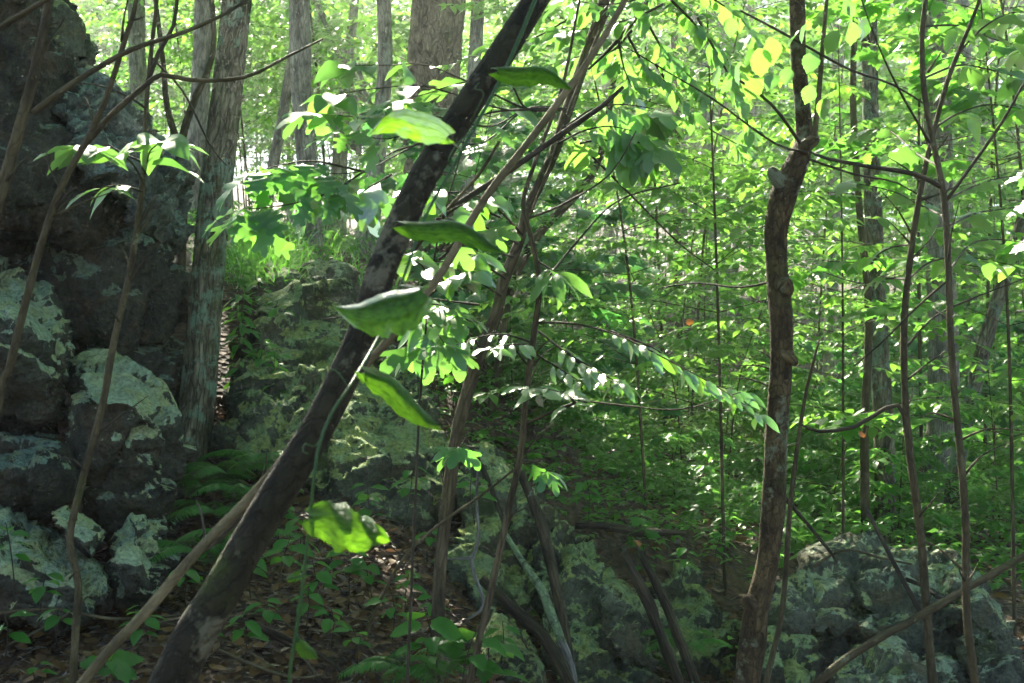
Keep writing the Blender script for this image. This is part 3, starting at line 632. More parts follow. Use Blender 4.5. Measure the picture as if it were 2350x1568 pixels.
def crown_points(center, rad, n_cl, per, seed):
    """leaf clumps spread through the crown's volume, each clump a flattish spray"""
    g = np.random.default_rng(seed)
    c = g.normal(size=(n_cl, 3)); c /= np.linalg.norm(c, axis=1)[:, None]; c *= (g.random(n_cl) ** .45)[:, None]
    c = c * np.array(rad) + np.array(center)
    p = np.repeat(c, per, 0) + g.normal(size=(n_cl * per, 3)) * np.array((.42, .42, .16)) * g.uniform(.6, 1.4, n_cl).repeat(per)[:, None]
    dr = (p - np.repeat(c, per, 0)) + g.normal(size=p.shape) * .25; dr[:, 2] -= .25
    up = np.array((0, 0, 1.0)) + g.normal(size=p.shape) * .35
    return c, p, dr, up, g
def add_crown(t, center, rad, n_cl=130, per=26, size=.13, seed=0, mat='leaf_canopy'):
    c, p, dr, up, g = crown_points(center, rad, n_cl, per, seed)
    keep = ~in_gap(p); p, dr, up = p[keep], dr[keep], up[keep]
    V, f, a = leaf_cloud(p - np.array(t.location), dr, up, g.uniform(.7, 1.25, len(p)) * size)
    o = link('crown', mk_mesh('crown', V, f, attr=a), M[mat], t); o['kind'] = 'stuff'
    tops = [ch for ch in t.children if ch.name.startswith('trunk')]
    rr = random.Random(seed); parts = []                       # limbs inside the crown
    for k in range(14):
        q = c[rr.randrange(len(c))]
        s = Vector(center) + Vector((rr.uniform(-.3, .3), rr.uniform(-.3, .3), -rad[2] * rr.uniform(.2, 1.0)))
        mid = (Vector(q) + s) / 2 + Vector((0, 0, .3))
        if in_gap(np.array([tuple(s.lerp(Vector(q), u_)) for u_ in np.linspace(0, 1, 12)])).any(): continue
        parts.append(tube([(*(s - t.location), .06), (*(mid - t.location), .04), (*(Vector(q) - t.location), .012)], sides=6, step=.4, seed=k))
    if not parts: return o
    V, f, b = join(parts)
    link('limbs', mk_mesh('limbs', V, f, vattr=b), M['bark_grey'], o)['kind'] = 'stuff'
    return o

# --- the lichened oak beside the crag
oak = tree('oak_tree', 'straight oak trunk with deep furrows and pale green lichen beside the crag', [(430, 1075, 7.5, 108), (455, 900, 7.55, 98), (478, 620, 7.6, 92), (505, 350, 7.7, 86), (535, 90, 7.8, 80), (560, -200, 7.9, 74), (590, -700, 8.1, 64), (600, -1500, 8.4, 40)],
           'bark_oak', sides=72, step=.03, ridge=.085, ridge_n=15, lump=.05, seed=2, knots=[(.1, 0.5, .3, .18), (.08, 3.4, .28, .16), (.05, 2.0, .2, .15)], ws=0.84)
add_crown(oak, P(600, -1500, 8.6), (3.2, 3.0, 1.8), 150, 26, seed=21)

# --- trunks behind the crest, then those beyond the low outcrop
BIG = [  # name, label, path, bark, crown?, kwargs
    ('forest_tree', 'pale grey trunk just above the shoulder of the crag', [(330, 620, 17, 50), (325, 350, 17, 46), (315, 100, 17, 44), (312, -300, 17, 40), (310, -900, 17, 28)], 'bark_grey', 1),
    ('forest_tree', 'hazy grey trunk close behind the oak', [(428, 640, 14, 56), (446, 400, 14, 52), (460, 200, 14, 48), (470, -100, 14, 46), (480, -1000, 14, 30)], 'bark_grey', 1),
    ('forest_tree', 'mottled pale trunk rising behind the rounded crest boulder', [(716, 615, 11.5, 60), (712, 450, 11.5, 54), (694, 260, 11.5, 52), (690, 100, 11.5, 56), (684, -100, 11.5, 52), (670, -900, 11.5, 34)], 'bark_grey', 1),
    ('forest_tree', 'slender trunk leaning a little between the mottled trunk and the huge plated one', [(832, 650, 12.5, 64), (848, 500, 12.6, 56), (868, 330, 12.8, 44), (884, 130, 13, 40), (880, -100, 13, 36), (880, -900, 13, 26)], 'bark_grey', 1),
    ('forest_tree', 'huge trunk with plated bark and mossy flank at the top', [(985, 790, 14, 150), (990, 600, 14, 148), (988, 300, 14, 142), (1000, 100, 14, 142), (1010, -100, 14, 140), (1020, -900, 14, 90)], 'bark_pine', 1),
    ('forest_tree', 'narrow brown trunk beside the huge plated trunk', [(1062, 800, 11.5, 40), (1066, 600, 11.6, 38), (1075, 350, 11.8, 36), (1092, 100, 12, 36), (1098, -100, 12, 34), (1110, -900, 12, 20)], 'bark_grey', 1),
    ('forest_tree', 'big straight grey trunk seen between the two thin right stems', [(2150, 1260, 13, 110), (2160, 1100, 13, 88), (2165, 800, 13, 76), (2155, 500, 13, 72), (2150, 200, 13, 68), (2140, -100, 13, 64), (2130, -900, 13, 44)], 'bark_grey', 1),
    ('forest_tree', 'lichened trunk standing directly behind the low outcrop', [(2032, 1270, 9.6, 58), (2028, 1000, 9.6, 52), (2010, 650, 9.7, 48), (2000, 350, 9.8, 44), (1995, 100, 9.9, 42), (1990, -200, 10, 40), (1985, -900, 10, 28)], 'bark_oak', 1),
    ('forest_tree', 'slanting trunk with mossy edge near the picture edge', [(2172, 1265, 11, 46), (2195, 1080, 11, 42), (2225, 930, 11, 40), (2268, 760, 11, 38), (2330, 560, 11, 34), (2420, 250, 11, 28), (2500, -300, 11, 20)], 'bark_oak', 0),
    ('forest_tree', 'thin pale stem standing left of the lichened outcrop trunk', [(1988, 1265, 9.2, 26), (1984, 1000, 9.2, 22), (1994, 720, 9.2, 20), (1972, 480, 9.2, 18), (1958, 250, 9.2, 17), (1962, 0, 9.2, 15), (1960, -300, 9.2, 10)], 'bark_sap', 0),
    ('forest_tree', 'crooked forked stem between the crag and the oak', [(415, 620, 9.6, 26), (420, 450, 9.6, 22), (412, 340, 9.6, 22), (450, 220, 9.6, 18), (490, 120, 9.6, 15), (480, -80, 9.6, 12)], 'bark_sap', 0),
    ('forest_tree', 'short leaning trunk in haze left of the mottled trunk', [(596, 600, 15, 34), (620, 420, 15, 30), (650, 260, 15, 28), (690, 0, 15, 24), (720, -300, 15, 18)], 'bark_grey', 0),
    ('forest_tree', 'dark thin trunk behind the curved brown tree', [(1125, 960, 9.5, 26), (1150, 800, 9.6, 24), (1168, 680, 9.7, 22), (1230, 545, 9.8, 24), (1330, 440, 9.9, 20), (1380, 350, 10, 18), (1420, 100, 10, 14)], 'bark_sap', 0),
    ('forest_tree', 'faint grey trunk deep in the haze left of the knotty trunk', [(1400, 760, 34, 26), (1395, 400, 34, 24), (1390, 0, 34, 22), (1380, -400, 34, 18)], 'bark_grey', 1),
    ('forest_tree', 'faint trunk in the far haze behind the knotty trunk', [(1730, 760, 34, 26), (1728, 400, 34, 24), (1722, 0, 34, 22), (1722, -400, 34, 18)], 'bark_grey', 1),
    ('forest_tree', 'far trunk just right of the knotty trunk bend', [(1905, 800, 27, 34), (1915, 500, 27, 32), (1922, 150, 27, 30), (1925, -400, 27, 24)], 'bark_grey', 1),
    ('forest_tree', 'far pale trunk between the tall grey trunk and the edge', [(2225, 900, 21, 44), (2222, 500, 21, 40), (2210, 100, 21, 38), (2200, -500, 21, 30)], 'bark_grey', 1),
    ('forest_tree', 'distant trunk near the top edge left of the round yellow leaves', [(1665, 700, 30, 30), (1660, 300, 30, 28), (1655, 0, 30, 26), (1650, -400, 30, 20)], 'bark_grey', 1),
    ('forest_tree', 'distant thin trunk low between the curved tree and knotty trunk', [(1560, 830, 24, 24), (1555, 600, 24, 22), (1550, 200, 24, 20), (1540, -300, 24, 15)], 'bark_sap', 1),
]
for k, (nm, lb, pa, bk, cr) in enumerate(BIG):
    big = pa[0][3] * pa[0][2] / F > .3
    t = tree(nm, lb, pa, bk, group='trunks of the forest behind', sides=40 if big else 14, step=.06 if big else .15, ridge=.05 if big else 0.0, ridge_n=17, seed=30 + k, lump=.05)
    if cr:
        d = pa[0][2]; top = P(*pa[-1][:3]); zc = CAM_Z + 784 / F * d + 3.0
        add_crown(t, (top.x, top.y, zc), (3.4, 3.4, 1.9), 260 if pa[0][0] < 1200 and pa[0][2] < 20 else 50, 26, seed=60 + k)  # out of view; the left crowns are thickened to shade the foreground
for ch in [c for o in COL.objects if o.name.startswith('forest_tree') and 'forked' in o.get('label', '') for c in (o,)]:
    branch(ch, [(412, 338, 9.6, 18), (385, 250, 9.6, 15), (372, 120, 9.6, 12), (350, -50, 9.6, 9)], 'bark_sap')

# --- further trees of the hillside, out of reach of measuring
def far_tree(k, x, y, r, h):
    g = gz1(x, y); rr = random.Random(k)
    rows = [(x, y, g - .2, r * 1.3), (x + rr.uniform(-.1, .1), y, g + .6, r), (x + rr.uniform(-.3, .3), y, g + h * .4, r * .85), (x + rr.uniform(-.6, .6), y, g + h, r * .3)]
    t = thing('far_tree', Vector(rows[0][:3]), 'tall slim tree standing deep in the hazy wood', 'tree', 'tall trees deep in the hazy wood')
    link('trunk', stem_mesh('trunk', rows, t.location, sides=10, step=.5, seed=k, lump=.05), M['bark_grey'], t)
    return t, (rows[-1][0], rows[-1][1], g + h - 1.5)
fk = 0
for k in range(22):
    d = 21 + 50 * (k / 22) ** 1.1; px = RNG.uniform(-250, 2600)
    if d < 26 and 1000 < px < 1500: continue
    x = (px - W / 2) / F * d
    h = CAM_Z + 784 / F * d - gz1(x, d) + RNG.uniform(1.0, 4.5)
    t, top = far_tree(100 + k, x, d, RNG.uniform(.10, .22), h); fk += 1
    add_crown(t, top, (3.4, 3.4, 2.6), 50, 22, size=.17, seed=200 + k)

# --- understory: a few built saplings, copied
def make_sapling(seed, h, nb, reach, lsize, start=.25, layer=.10, n_tw=7, n_lf=9, tilt=.28, arch=.15, kind='tiny', mat='leaf_far'):
    g = random.Random(seed); parts = []; pos, dr, up = [], [], []
    lean = Vector((g.uniform(-.2, .2), g.uniform(-.2, .2), 0))
    top = Vector((lean.x * h, lean.y * h, h)); mid = Vector((lean.x * h * .3 + g.uniform(-.1, .1), lean.y * h * .3, h * .5))
    r0 = .0022 * h + .003
    sr = resample([(0, 0, -.1, r0), (*mid, r0 * .7), (*top, .003)], h / 14)
    parts.append(tube([tuple(x) for x in sr], sides=7, step=h / 10, seed=seed))
    for b in range(nb):
        f = start + (1 - start) * (b + g.random()) / nb; i = min(int(f * (len(sr) - 1)), len(sr) - 1)
        s = Vector(sr[i][:3]); az = b * 2.4 + g.uniform(-.5, .5); ln = reach * (1.05 - .55 * max(0, f - .35)) * g.uniform(.6, 1.15)
        dv = Vector((math.cos(az), math.sin(az), g.uniform(.05, .35)))
        e = s + dv * ln + Vector((0, 0, -arch * ln)); m = s + dv * ln * .5
        br = resample([(*s, .0022 + .001 * ln), (*m, .0016 + .0006 * ln), (*e, .0008)], .12)
        parts.append(tube([tuple(x) for x in br[::2]] + [tuple(br[-1])], sides=4, step=.3, seed=b))
        fw = Vector((math.cos(az), math.sin(az), 0)); sd = Vector((-fw.y, fw.x, 0))
        for w_ in range(n_tw):
            q = .25 + .75 * (w_ + g.random()) / n_tw; p0 = Vector(br[min(int(q * len(br)), len(br) - 1)][:3])
            sg = 1 if w_ % 2 else -1; a2 = g.uniform(.5, 1.0) * sg
            td = fw * math.cos(a2) + sd * math.sin(a2); tl = ln * g.uniform(.2, .42) * (1.25 - .6 * q)
            p1 = p0 + td * tl + Vector((0, 0, g.uniform(-layer, layer * .6) - .12 * tl))
            parts.append(tube([(*p0, .0011), (*p1, .0005)], sides=3, step=1, seed=0, lump=0))
            ts = Vector((-td.y, td.x, 0))
            for l in range(n_lf):
                u_ = (l + .6) / n_lf; pp = p0.lerp(p1, u_); s2 = 1 if l % 2 else -1
                d2 = td * g.uniform(.35, .8) + ts * s2 * g.uniform(.5, .95)
                if l == n_lf - 1: d2 = td
                d2 = d2 + Vector((0, 0, g.uniform(-.55, .12)))
                pos.append(pp); dr.append(d2); up.append((g.gauss(0, tilt), g.gauss(0, tilt), 1))
    pos, dr, up = np.array(pos), np.array(dr), np.array(up, float)
    sz = np.array([g.uniform(.65, 1.2) for _ in range(len(pos))]) * lsize
    V, f, b = join(parts); tm = mk_mesh('trunk', V, f, vattr=b); tm.materials.append(M['bark_sap'])
    V, f, a = leaf_cloud(pos, dr, up, sz, kind); cm = mk_mesh('crown', V, f, attr=a); cm.materials.append(M[mat])
    return tm, cm
SAP = [make_sapling(1, 1.5, 14, .75, 0.102), make_sapling(2, 2.4, 20, 1.0, 0.090, mat='leaf_far2'), make_sapling(3, 3.4, 26, 1.25, 0.108), make_sapling(4, 4.6, 30, 1.6, 0.102, start=.3, mat='leaf_far2'),
       make_sapling(5, 6.0, 36, 2.0, 0.126, start=.35, n_tw=8), make_sapling(6, 2.0, 14, .9, 0.144, tilt=.45, kind='maple', n_tw=5, n_lf=6, mat='leaf_far3'), make_sapling(7, 7.5, 40, 2.3, 0.138, start=.35, n_tw=9, mat='leaf_far2'), make_sapling(8, .7, 12, .5, 0.090, start=.15),
       make_sapling(9, 1.1, 10, .6, 0.144, start=.2, n_tw=4, n_lf=5, tilt=.4, kind='mid', mat='leaf_far3'), make_sapling(10, 4.4, 20, 1.5, 0.102, start=.3, n_tw=6, n_lf=8, tilt=.25, kind='mid', mat='leaf_far2'), make_sapling(12, 4.6, 20, 1.3, 0.138, start=.3, n_tw=5, n_lf=6, tilt=.4, kind='maple')]
def put_sapling(i, x, y, rz, s, label, group):
    tm, cm = SAP[i]
    t = thing('understory_sapling', (x, y, gz1(x, y)), label, 'sapling', group)
    t.rotation_euler = (0, 0, rz); t.scale = (s, s, s)
    link('trunk', tm, None, t); link('crown', cm, None, t)['kind'] = 'stuff'
    return t
def scatter(n, px0, px1, d0, d1, kinds, seed, label, group, smin=.8, smax=1.2, ok=None):
    g = random.Random(seed); k = 0
    while k < n:
        d = math.sqrt(g.uniform(d0 * d0, d1 * d1)); px = g.uniform(px0, px1)
        x = (px - W / 2) / F * d
        k += 1
        if ok and not ok(px, d): continue
        put_sapling(g.choice(kinds), x, d, g.uniform(0, 6.3), g.uniform(smin, smax), label, group)
scatter(16, 1180, 2500, 9.5, 14, [0, 0, 5, 7, 8, 1], 1, 'low leafy sapling on the slope behind the low outcrop', 'saplings just behind the outcrop')
scatter(34, 1150, 2550, 13, 22, [0, 1, 8, 2, 2, 5, 9], 2, 'green sapling of the understory on the open slope', 'saplings on the open slope')
scatter(52, 900, 2600, 20, 38, [2, 3, 9, 4, 10, 6, 1], 3, 'taller sapling in the hazy understory', 'taller saplings in the haze')
scatter(30, -100, 1150, 15, 34, [1, 2, 3, 3, 4, 6], 4, 'leafy sapling on the bright hill behind the crest', 'saplings on the hill behind the crest')
scatter(40, -200, 2600, 36, 48, [4, 6, 6], 5, 'far understory tree closing the view through the wood', 'far understory trees', 1.0, 1.6)
scatter(115, -300, 2700, 48, 74, [4, 6, 6], 15, 'tall leafy tree closing the far end of the wood', 'leafy trees at the far end of the wood', 1.8, 3.0)
scatter(3, 1950, 2500, 12, 18, [4, 6, 9], 11, 'tall understory tree with layered boughs behind the slender right stems', 'layered understory trees on the right', 1.0, 1.25)
scatter(3, 1250, 1750, 14, 20, [6, 4, 6], 12, 'tall understory tree with layered boughs behind the hanging bough', 'layered understory trees in the middle', 1.0, 1.3)
scatter(4, 150, 1050, 16, 26, [6, 4, 6], 13, 'tall understory tree with layered boughs on the bright hill', 'layered understory trees on the hill', 1.0, 1.3)
for i_, px_, d_, s_, lb_ in [(3, 1490, 8.8, .95, 'slim layered sapling in the gap left of the knotty trunk'), (9, 1665, 8.2, 1.0, 'dark stemmed sapling just left of the knotty trunk'), (10, 2330, 7.6, 1.0, 'star leaved sapling at the picture edge behind the slender stems'), (9, 1935, 8.6, .9, 'sapling with pale sprays between the knotty trunk and the outcrop trunk')]:
    put_sapling(i_, (px_ - W / 2) / F * d_, d_, px_ * .1, s_, lb_, 'single saplings near the outcrop')
scatter(12, 1020, 1400, 9.2, 16, [0, 5, 7, 8, 7], 6, 'bushy sapling on the bank behind the curved brown tree', 'saplings on the bank behind the curved tree')
# ------------------------------------------------------------------ near stems
lean = tree('leaning_tree', 'thick smooth dark stem leaning across the whole picture in front', [(395, 1568, 2.72, 118), (500, 1370, 2.74, 104), (620, 1160, 2.76, 96), (740, 960, 2.78, 88), (835, 760, 2.8, 84), (880, 610, 2.82, 80), (960, 430, 2.85, 78), (1030, 310, 2.88, 76), (1120, 170, 2.9, 74), (1235, -10, 2.95, 70), (1400, -300, 3.0, 60), (1900, -1500, 3.2, 40)],
            'bark_lean', sides=24, step=.03, lump=.035, seed=4, knots=[(1.62, 2.6, .12, .05)], ws=0.86)
branch(lean, [(1010, 345, 2.87, 30), (996, 338, 2.84, 24), (990, 330, 2.82, 14)], 'bark_lean', name='broken_stub')
pole = tree('leaning_pole', 'long pale barked pole running slantwise behind the dark leaning stem', [(190, 1568, 3.3, 44), (330, 1410, 3.32, 44), (450, 1270, 3.34, 42), (590, 1125, 3.36, 40), (720, 970, 3.38, 36), (800, 880, 3.4, 34), (900, 770, 3.42, 32), (1010, 630, 3.45, 32), (1110, 460, 3.5, 32), (1210, 330, 3.55, 30), (1300, 210, 3.6, 28), (1370, 110, 3.62, 26), (1445, -20, 3.65, 24), (1560, -250, 3.7, 20)],
            'bark_pole', cat='pole', sides=14, step=.04, lump=.06, seed=6, ws=0.58)
branch(pole, [(560, 1180, 3.325, 6), (535, 1208, 3.31, 12), (500, 1240, 3.31, 11), (478, 1262, 3.325, 4)], 'bark_brown', name='torn_bark')
curv = tree('curved_tree', 'brown tree with sinuous trunk in the middle of the picture', [(1003, 1470, 5.0, 50), (1010, 1300, 5.0, 46), (1030, 1130, 5.0, 46), (1052, 980, 5.0, 44), (1095, 830, 5.0, 46), (1140, 720, 5.0, 42), (1155, 650, 5.0, 40), (1190, 560, 5.02, 38), (1215, 470, 5.05, 36), (1268, 360, 5.1, 40), (1310, 230, 5.15, 42), (1355, 100, 5.2, 42), (1392, -20, 5.2, 42), (1440, -250, 5.3, 36), (1500, -1200, 5.4, 24)],
            'bark_brown', sides=20, step=.04, lump=.10, seed=8, knots=[(.05, 1, .3, .1)], ws=0.64)
branch(curv, [(1215, 500, 4.94, 6), (1250, 410, 4.98, 7), (1262, 385, 5.0, 8), (1290, 300, 5.0, 7), (1330, 190, 5.05, 9), (1365, 100, 5.08, 9), (1420, -30, 5.1, 8)], 'bark_sap', name='climbing_stem')
thin = tree('thin_sapling', 'thin brown sapling standing before the dark mossy boulder', [(1080, 1560, 4.5, 30), (1130, 1340, 4.5, 28), (1165, 1180, 4.5, 26), (1195, 1040, 4.5, 26), (1208, 900, 4.5, 24), (1225, 770, 4.5, 24), (1238, 650, 4.5, 22), (1218, 540, 4.52, 20), (1200, 470, 4.55, 18), (1225, 380, 4.6, 16), (1290, 200, 4.7, 13), (1330, 0, 4.8, 10)],
            'bark_brown', sides=14, step=.04, lump=.07, seed=10, ws=0.6)
deadb = thing('dead_branch', P(905, 640, 4.2), 'straight dark dead branch crossing the curved brown tree', 'branch')
branch(deadb, [(905, 640, 4.2, 9), (1005, 505, 4.2, 14), (1150, 405, 4.2, 15), (1300, 300, 4.22, 14), (1380, 245, 4.24, 12), (1430, 200, 4.25, 8)], 'twig', name='shaft', sides=10, lump=.1)
branch(deadb, [(1000, 510, 4.2, 8), (1100, 400, 4.16, 8), (1145, 325, 4.12, 6)], 'bark_sap', name='side_twig')
knot = tree('knotty_tree', 'knotty speckled trunk with bent neck standing before the low outcrop', [(1715, 1580, 4.6, 62), (1728, 1470, 4.6, 60), (1738, 1390, 4.6, 56), (1762, 1290, 4.6, 54), (1775, 1150, 4.6, 56), (1782, 1000, 4.6, 54), (1792, 850, 4.6, 52), (1790, 700, 4.6, 54), (1782, 600, 4.6, 50), (1782, 520, 4.6, 54), (1800, 440, 4.6, 62), (1828, 375, 4.6, 54), (1845, 320, 4.62, 42), (1840, 230, 4.63, 38), (1832, 120, 4.65, 38), (1828, -20, 4.66, 38), (1815, -300, 4.7, 32), (1800, -1400, 4.8, 20)],
            'bark_knot', sides=28, step=.025, lump=.09, seed=12, ws=0.96)
for k_, (a_, bb_, w_) in enumerate([((1722, 1385), (1712, 1372), 34), ((1803, 815), (1822, 830), 30), ((1800, 660), (1806, 645), 44), ((1842, 340), (1868, 322), 34), ((1790, 420), (1772, 395), 34)]):
    branch(knot, [(a_[0] + 8, a_[1] + 4, 4.58, w_), (*a_, 4.57, w_), (*bb_, 4.56, w_ * .8), (bb_[0] + (bb_[0] - a_[0]) * .4, bb_[1] + (bb_[1] - a_[1]) * .4, 4.56, w_ * .25)], 'bark_knot', name='burl', sides=12, step=.02, lump=.15, seed=k_)
branch(knot, [(1868, 325, 4.56, 14), (1880, 200, 4.55, 12), (1890, 80, 4.55, 10), (1900, -30, 4.55, 8)], 'bark_sap')
stemA = tree('edge_sapling', 'smooth blotched sapling leaning out of the picture at the upper left', [(-60, 700, 3.7, 40), (-20, 520, 3.7, 38), (20, 380, 3.7, 36), (60, 240, 3.7, 34), (90, 120, 3.7, 30), (112, 0, 3.7, 26), (140, -200, 3.7, 22), (60, -1100, 4.6, 12), (0, -1200, 6.0, 8)], 'bark_sap', cat='sapling', sides=14, step=.05, seed=14, ws=0.75)
branch(stemA, [(75, 260, 3.7, 16), (170, 190, 3.72, 14), (300, 115, 3.75, 12), (420, 75, 3.8, 10), (520, 30, 3.85, 8), (580, -10, 3.9, 6)], 'bark_sap')
stemB = tree('slim_sapling', 'slim sapling leaning steeply before the lichen capped boulder', [(-10, 960, 3.9, 34), (20, 850, 3.9, 32), (60, 690, 3.9, 30), (95, 560, 3.9, 28), (140, 430, 3.9, 26), (200, 320, 3.9, 24), (245, 220, 3.9, 22), (290, 80, 3.9, 19), (315, -10, 3.9, 17), (340, -250, 3.9, 12)], 'bark_sap', cat='sapling', sides=12, step=.05, seed=16, ws=0.6)
branch(stemB, [(185, 345, 3.9, 15), (260, 260, 3.9, 14), (330, 200, 3.9, 13), (370, 172, 3.92, 12), (440, 184, 3.95, 11), (560, 178, 4.0, 9), (660, 130, 4.1, 7), (740, 90, 4.2, 5)], 'bark_sap')
stemC = tree('wavy_sapling', 'wavy dark sapling rooted in leaf litter before the crag', [(168, 1560, 4.3, 32), (174, 1440, 4.3, 30), (180, 1340, 4.3, 28), (160, 1240, 4.3, 28), (185, 1120, 4.3, 28), (235, 930, 4.3, 27), (262, 780, 4.3, 26), (295, 640, 4.3, 25), (318, 500, 4.3, 23), (330, 380, 4.3, 20), (336, 240, 4.3, 18), (348, 110, 4.3, 16), (362, -20, 4.3, 14), (380, -250, 4.3, 10), (430, -1400, 4.4, 7)], 'bark_sap', cat='sapling', sides=14, step=.04, seed=18, lump=.08, ws=0.6)
branch(stemC, [(338, 190, 4.3, 12), (365, 120, 4.3, 11), (398, 60, 4.3, 9), (408, -20, 4.3, 8)], 'twig')
branch(stemC, [(335, 250, 4.28, 6), (300, 225, 4.26, 5), (240, 200, 4.22, 4), (180, 190, 4.2, 3)], 'twig')
topl = thing('overhanging_branch', P(-40, 100, 3.5), 'bare thin branch entering at the upper left corner', 'branch')
branch(topl, [(-60, 100, 3.5, 16), (40, 40, 3.5, 14), (120, -10, 3.5, 11), (160, -40, 3.5, 8)], 'bark_sap', name='shaft')
r1 = tree('slender_tree', 'slender dark stem with sunlit edge crossing the low outcrop', [(2238, 1570, 4.0, 34), (2222, 1450, 4.0, 32), (2216, 1330, 4.0, 30), (2216, 1200, 4.0, 30), (2206, 1060, 4.0, 28), (2192, 920, 4.0, 27), (2182, 780, 4.0, 26), (2176, 600, 4.0, 26), (2166, 450, 4.0, 25), (2140, 320, 4.0, 23), (2120, 200, 4.0, 22), (2116, 80, 4.0, 20), (2126, -20, 4.0, 19), (2140, -250, 4.0, 15), (2170, -1500, 4.1, 9)], 'bark_sap', sides=14, step=.04, seed=20, lump=.05, ws=0.58)
branch(r1, [(2168, 465, 4.0, 9), (2230, 380, 4.0, 8), (2300, 280, 4.0, 7), (2350, 190, 4.0, 5)], 'twig')
branch(r1, [(2160, 430, 4.0, 12), (2100, 400, 4.0, 12), (2010, 385, 4.02, 10), (1900, 365, 4.05, 8), (1860, 348, 4.1, 6)], 'twig')
r2 = tree('slender_tree', 'slender mossy stem forking beside the sunlit edged stem', [(2140, 1570, 4.4, 36), (2128, 1420, 4.4, 34), (2112, 1220, 4.4, 32), (2088, 1040, 4.4, 30), (2076, 880, 4.4, 28), (2076, 720, 4.4, 27), (2096, 540, 4.4, 24), (2120, 400, 4.4, 22), (2146, 290, 4.4, 20), (2180, 170, 4.4, 18), (2225, 60, 4.4, 15), (2255, -20, 4.4, 14), (2330, -250, 4.4, 10)], 'bark_sap', sides=14, step=.04, seed=22, lump=.06, ws=0.58)
branch(r2, [(2086, 1030, 4.4, 12), (2060, 930, 4.4, 11), (1960, 980, 4.4, 10), (1880, 990, 4.4, 8), (1840, 975, 4.4, 5)], 'twig')
thin2 = tree('thin_sapling', 'thin grey stem leaning just right of the knotty trunk', [(1758, 1570, 5.0, 20), (1795, 1400, 5.0, 18), (1812, 1180, 5.0, 17), (1828, 1040, 5.0, 15), (1850, 900, 5.0, 11), (1880, 780, 5.0, 7)], 'bark_sap', sides=10, step=.05, seed=24, ws=0.7)
logr = thing('slanting_pole', P(1840, 1600, 4.25), 'fallen pole slanting up over the low outcrop', 'pole')
branch(logr, [(1830, 1605, 4.25, 20), (1960, 1500, 4.28, 19), (2100, 1420, 4.32, 19), (2220, 1350, 4.36, 18), (2360, 1270, 4.42, 16), (2450, 1210, 4.46, 14)], 'bark_sap', name='shaft', sides=12, lump=.12)
stk = thing('leaning_stick', P(1985, 1165, 4.5), 'straight thin stick leaning against the mossy slender stem', 'stick')
branch(stk, [(1988, 1168, 4.6, 9), (2050, 1290, 4.5, 11), (2120, 1420, 4.42, 12)], 'twig', name='shaft')

def stubs(t, path, n, seed, ln=.16):
    g_ = random.Random(seed); rows = resample(path3(path), .03)
    for k in range(n):
        i = int(len(rows) * g_.uniform(.08, .95)); x, y, z, r = rows[min(i, len(rows) - 1)]; a = g_.uniform(0, 6.283); l = ln * g_.uniform(.25, 1.3)
        d = Vector((math.cos(a), math.sin(a) * .5, g_.uniform(.1, 1.0))).normalized(); p = Vector((x, y, z)); q = p + d * l * .5 + Vector((0, 0, .1 * l)); e = p + d * l + Vector((g_.uniform(-.2, .2) * l, 0, g_.uniform(-.1, .3) * l))
        branch(t, None, 'bark_sap' if k % 2 else 'twig', name='twig', rows=[(*p, min(.005, r * .5)), (*q, .003), (*e, .0012)], sides=5, step=.04)
for t_, pa_, n_, sd_ in [(stemA, [(-20, 520, 3.7, 38), (60, 240, 3.7, 34), (112, 0, 3.7, 26)], 5, 1), (stemB, [(20, 850, 3.9, 32), (95, 560, 3.9, 28), (200, 320, 3.9, 24), (315, -10, 3.9, 17)], 8, 2), (stemC, [(174, 1440, 4.3, 30), (160, 1240, 4.3, 28), (235, 930, 4.3, 27), (318, 500, 4.3, 23), (348, 110, 4.3, 16)], 12, 3),
                         (thin, [(1130, 1340, 4.5, 28), (1195, 1040, 4.5, 26), (1225, 770, 4.5, 24)], 9, 4), (r1, [(2222, 1450, 4.0, 32), (2206, 1060, 4.0, 28), (2182, 780, 4.0, 26), (2166, 450, 4.0, 25), (2116, 80, 4.0, 20)], 12, 5), (r2, [(2128, 1420, 4.4, 34), (2088, 1040, 4.4, 30), (2076, 720, 4.4, 27), (2120, 400, 4.4, 22), (2225, 60, 4.4, 15)], 12, 6), (knot, [(1762, 1290, 4.6, 54), (1782, 1000, 4.6, 54), (1782, 600, 4.6, 50)], 8, 7), (curv, [(1010, 1300, 5.0, 46), (1052, 980, 5.0, 44), (1140, 720, 5.0, 42), (1268, 360, 5.1, 40)], 10, 8), (pole, [(330, 1410, 3.32, 44), (720, 970, 3.38, 36), (1110, 460, 3.5, 32)], 7, 9)]:
    stubs(t_, pa_, n_, sd_)
for t_, c_, r_, sd_ in [(curv, (.5, 5.6, 6.6), (2.2, 2.0, 1.2), 301), (knot, (1.4, 5.0, 6.4), (2.0, 2.0, 1.1), 302), (stemC, (-1.6, 4.6, 6.0), (2.0, 2.2, 1.1), 303), (lean, (.7, 3.2, 6.2), (2.2, 2.0, 1.2), 304), (r1, (2.6, 4.0, 6.4), (1.8, 2.0, 1.1), 305), (stemA, (-2.7, 7.0, 6.0), (2.0, 1.8, 1.0), 306)]:
    add_crown(t_, c_, r_, 110, 26, size=.12, seed=sd_)  # crowns out of view, added over the near stems to shade the foreground

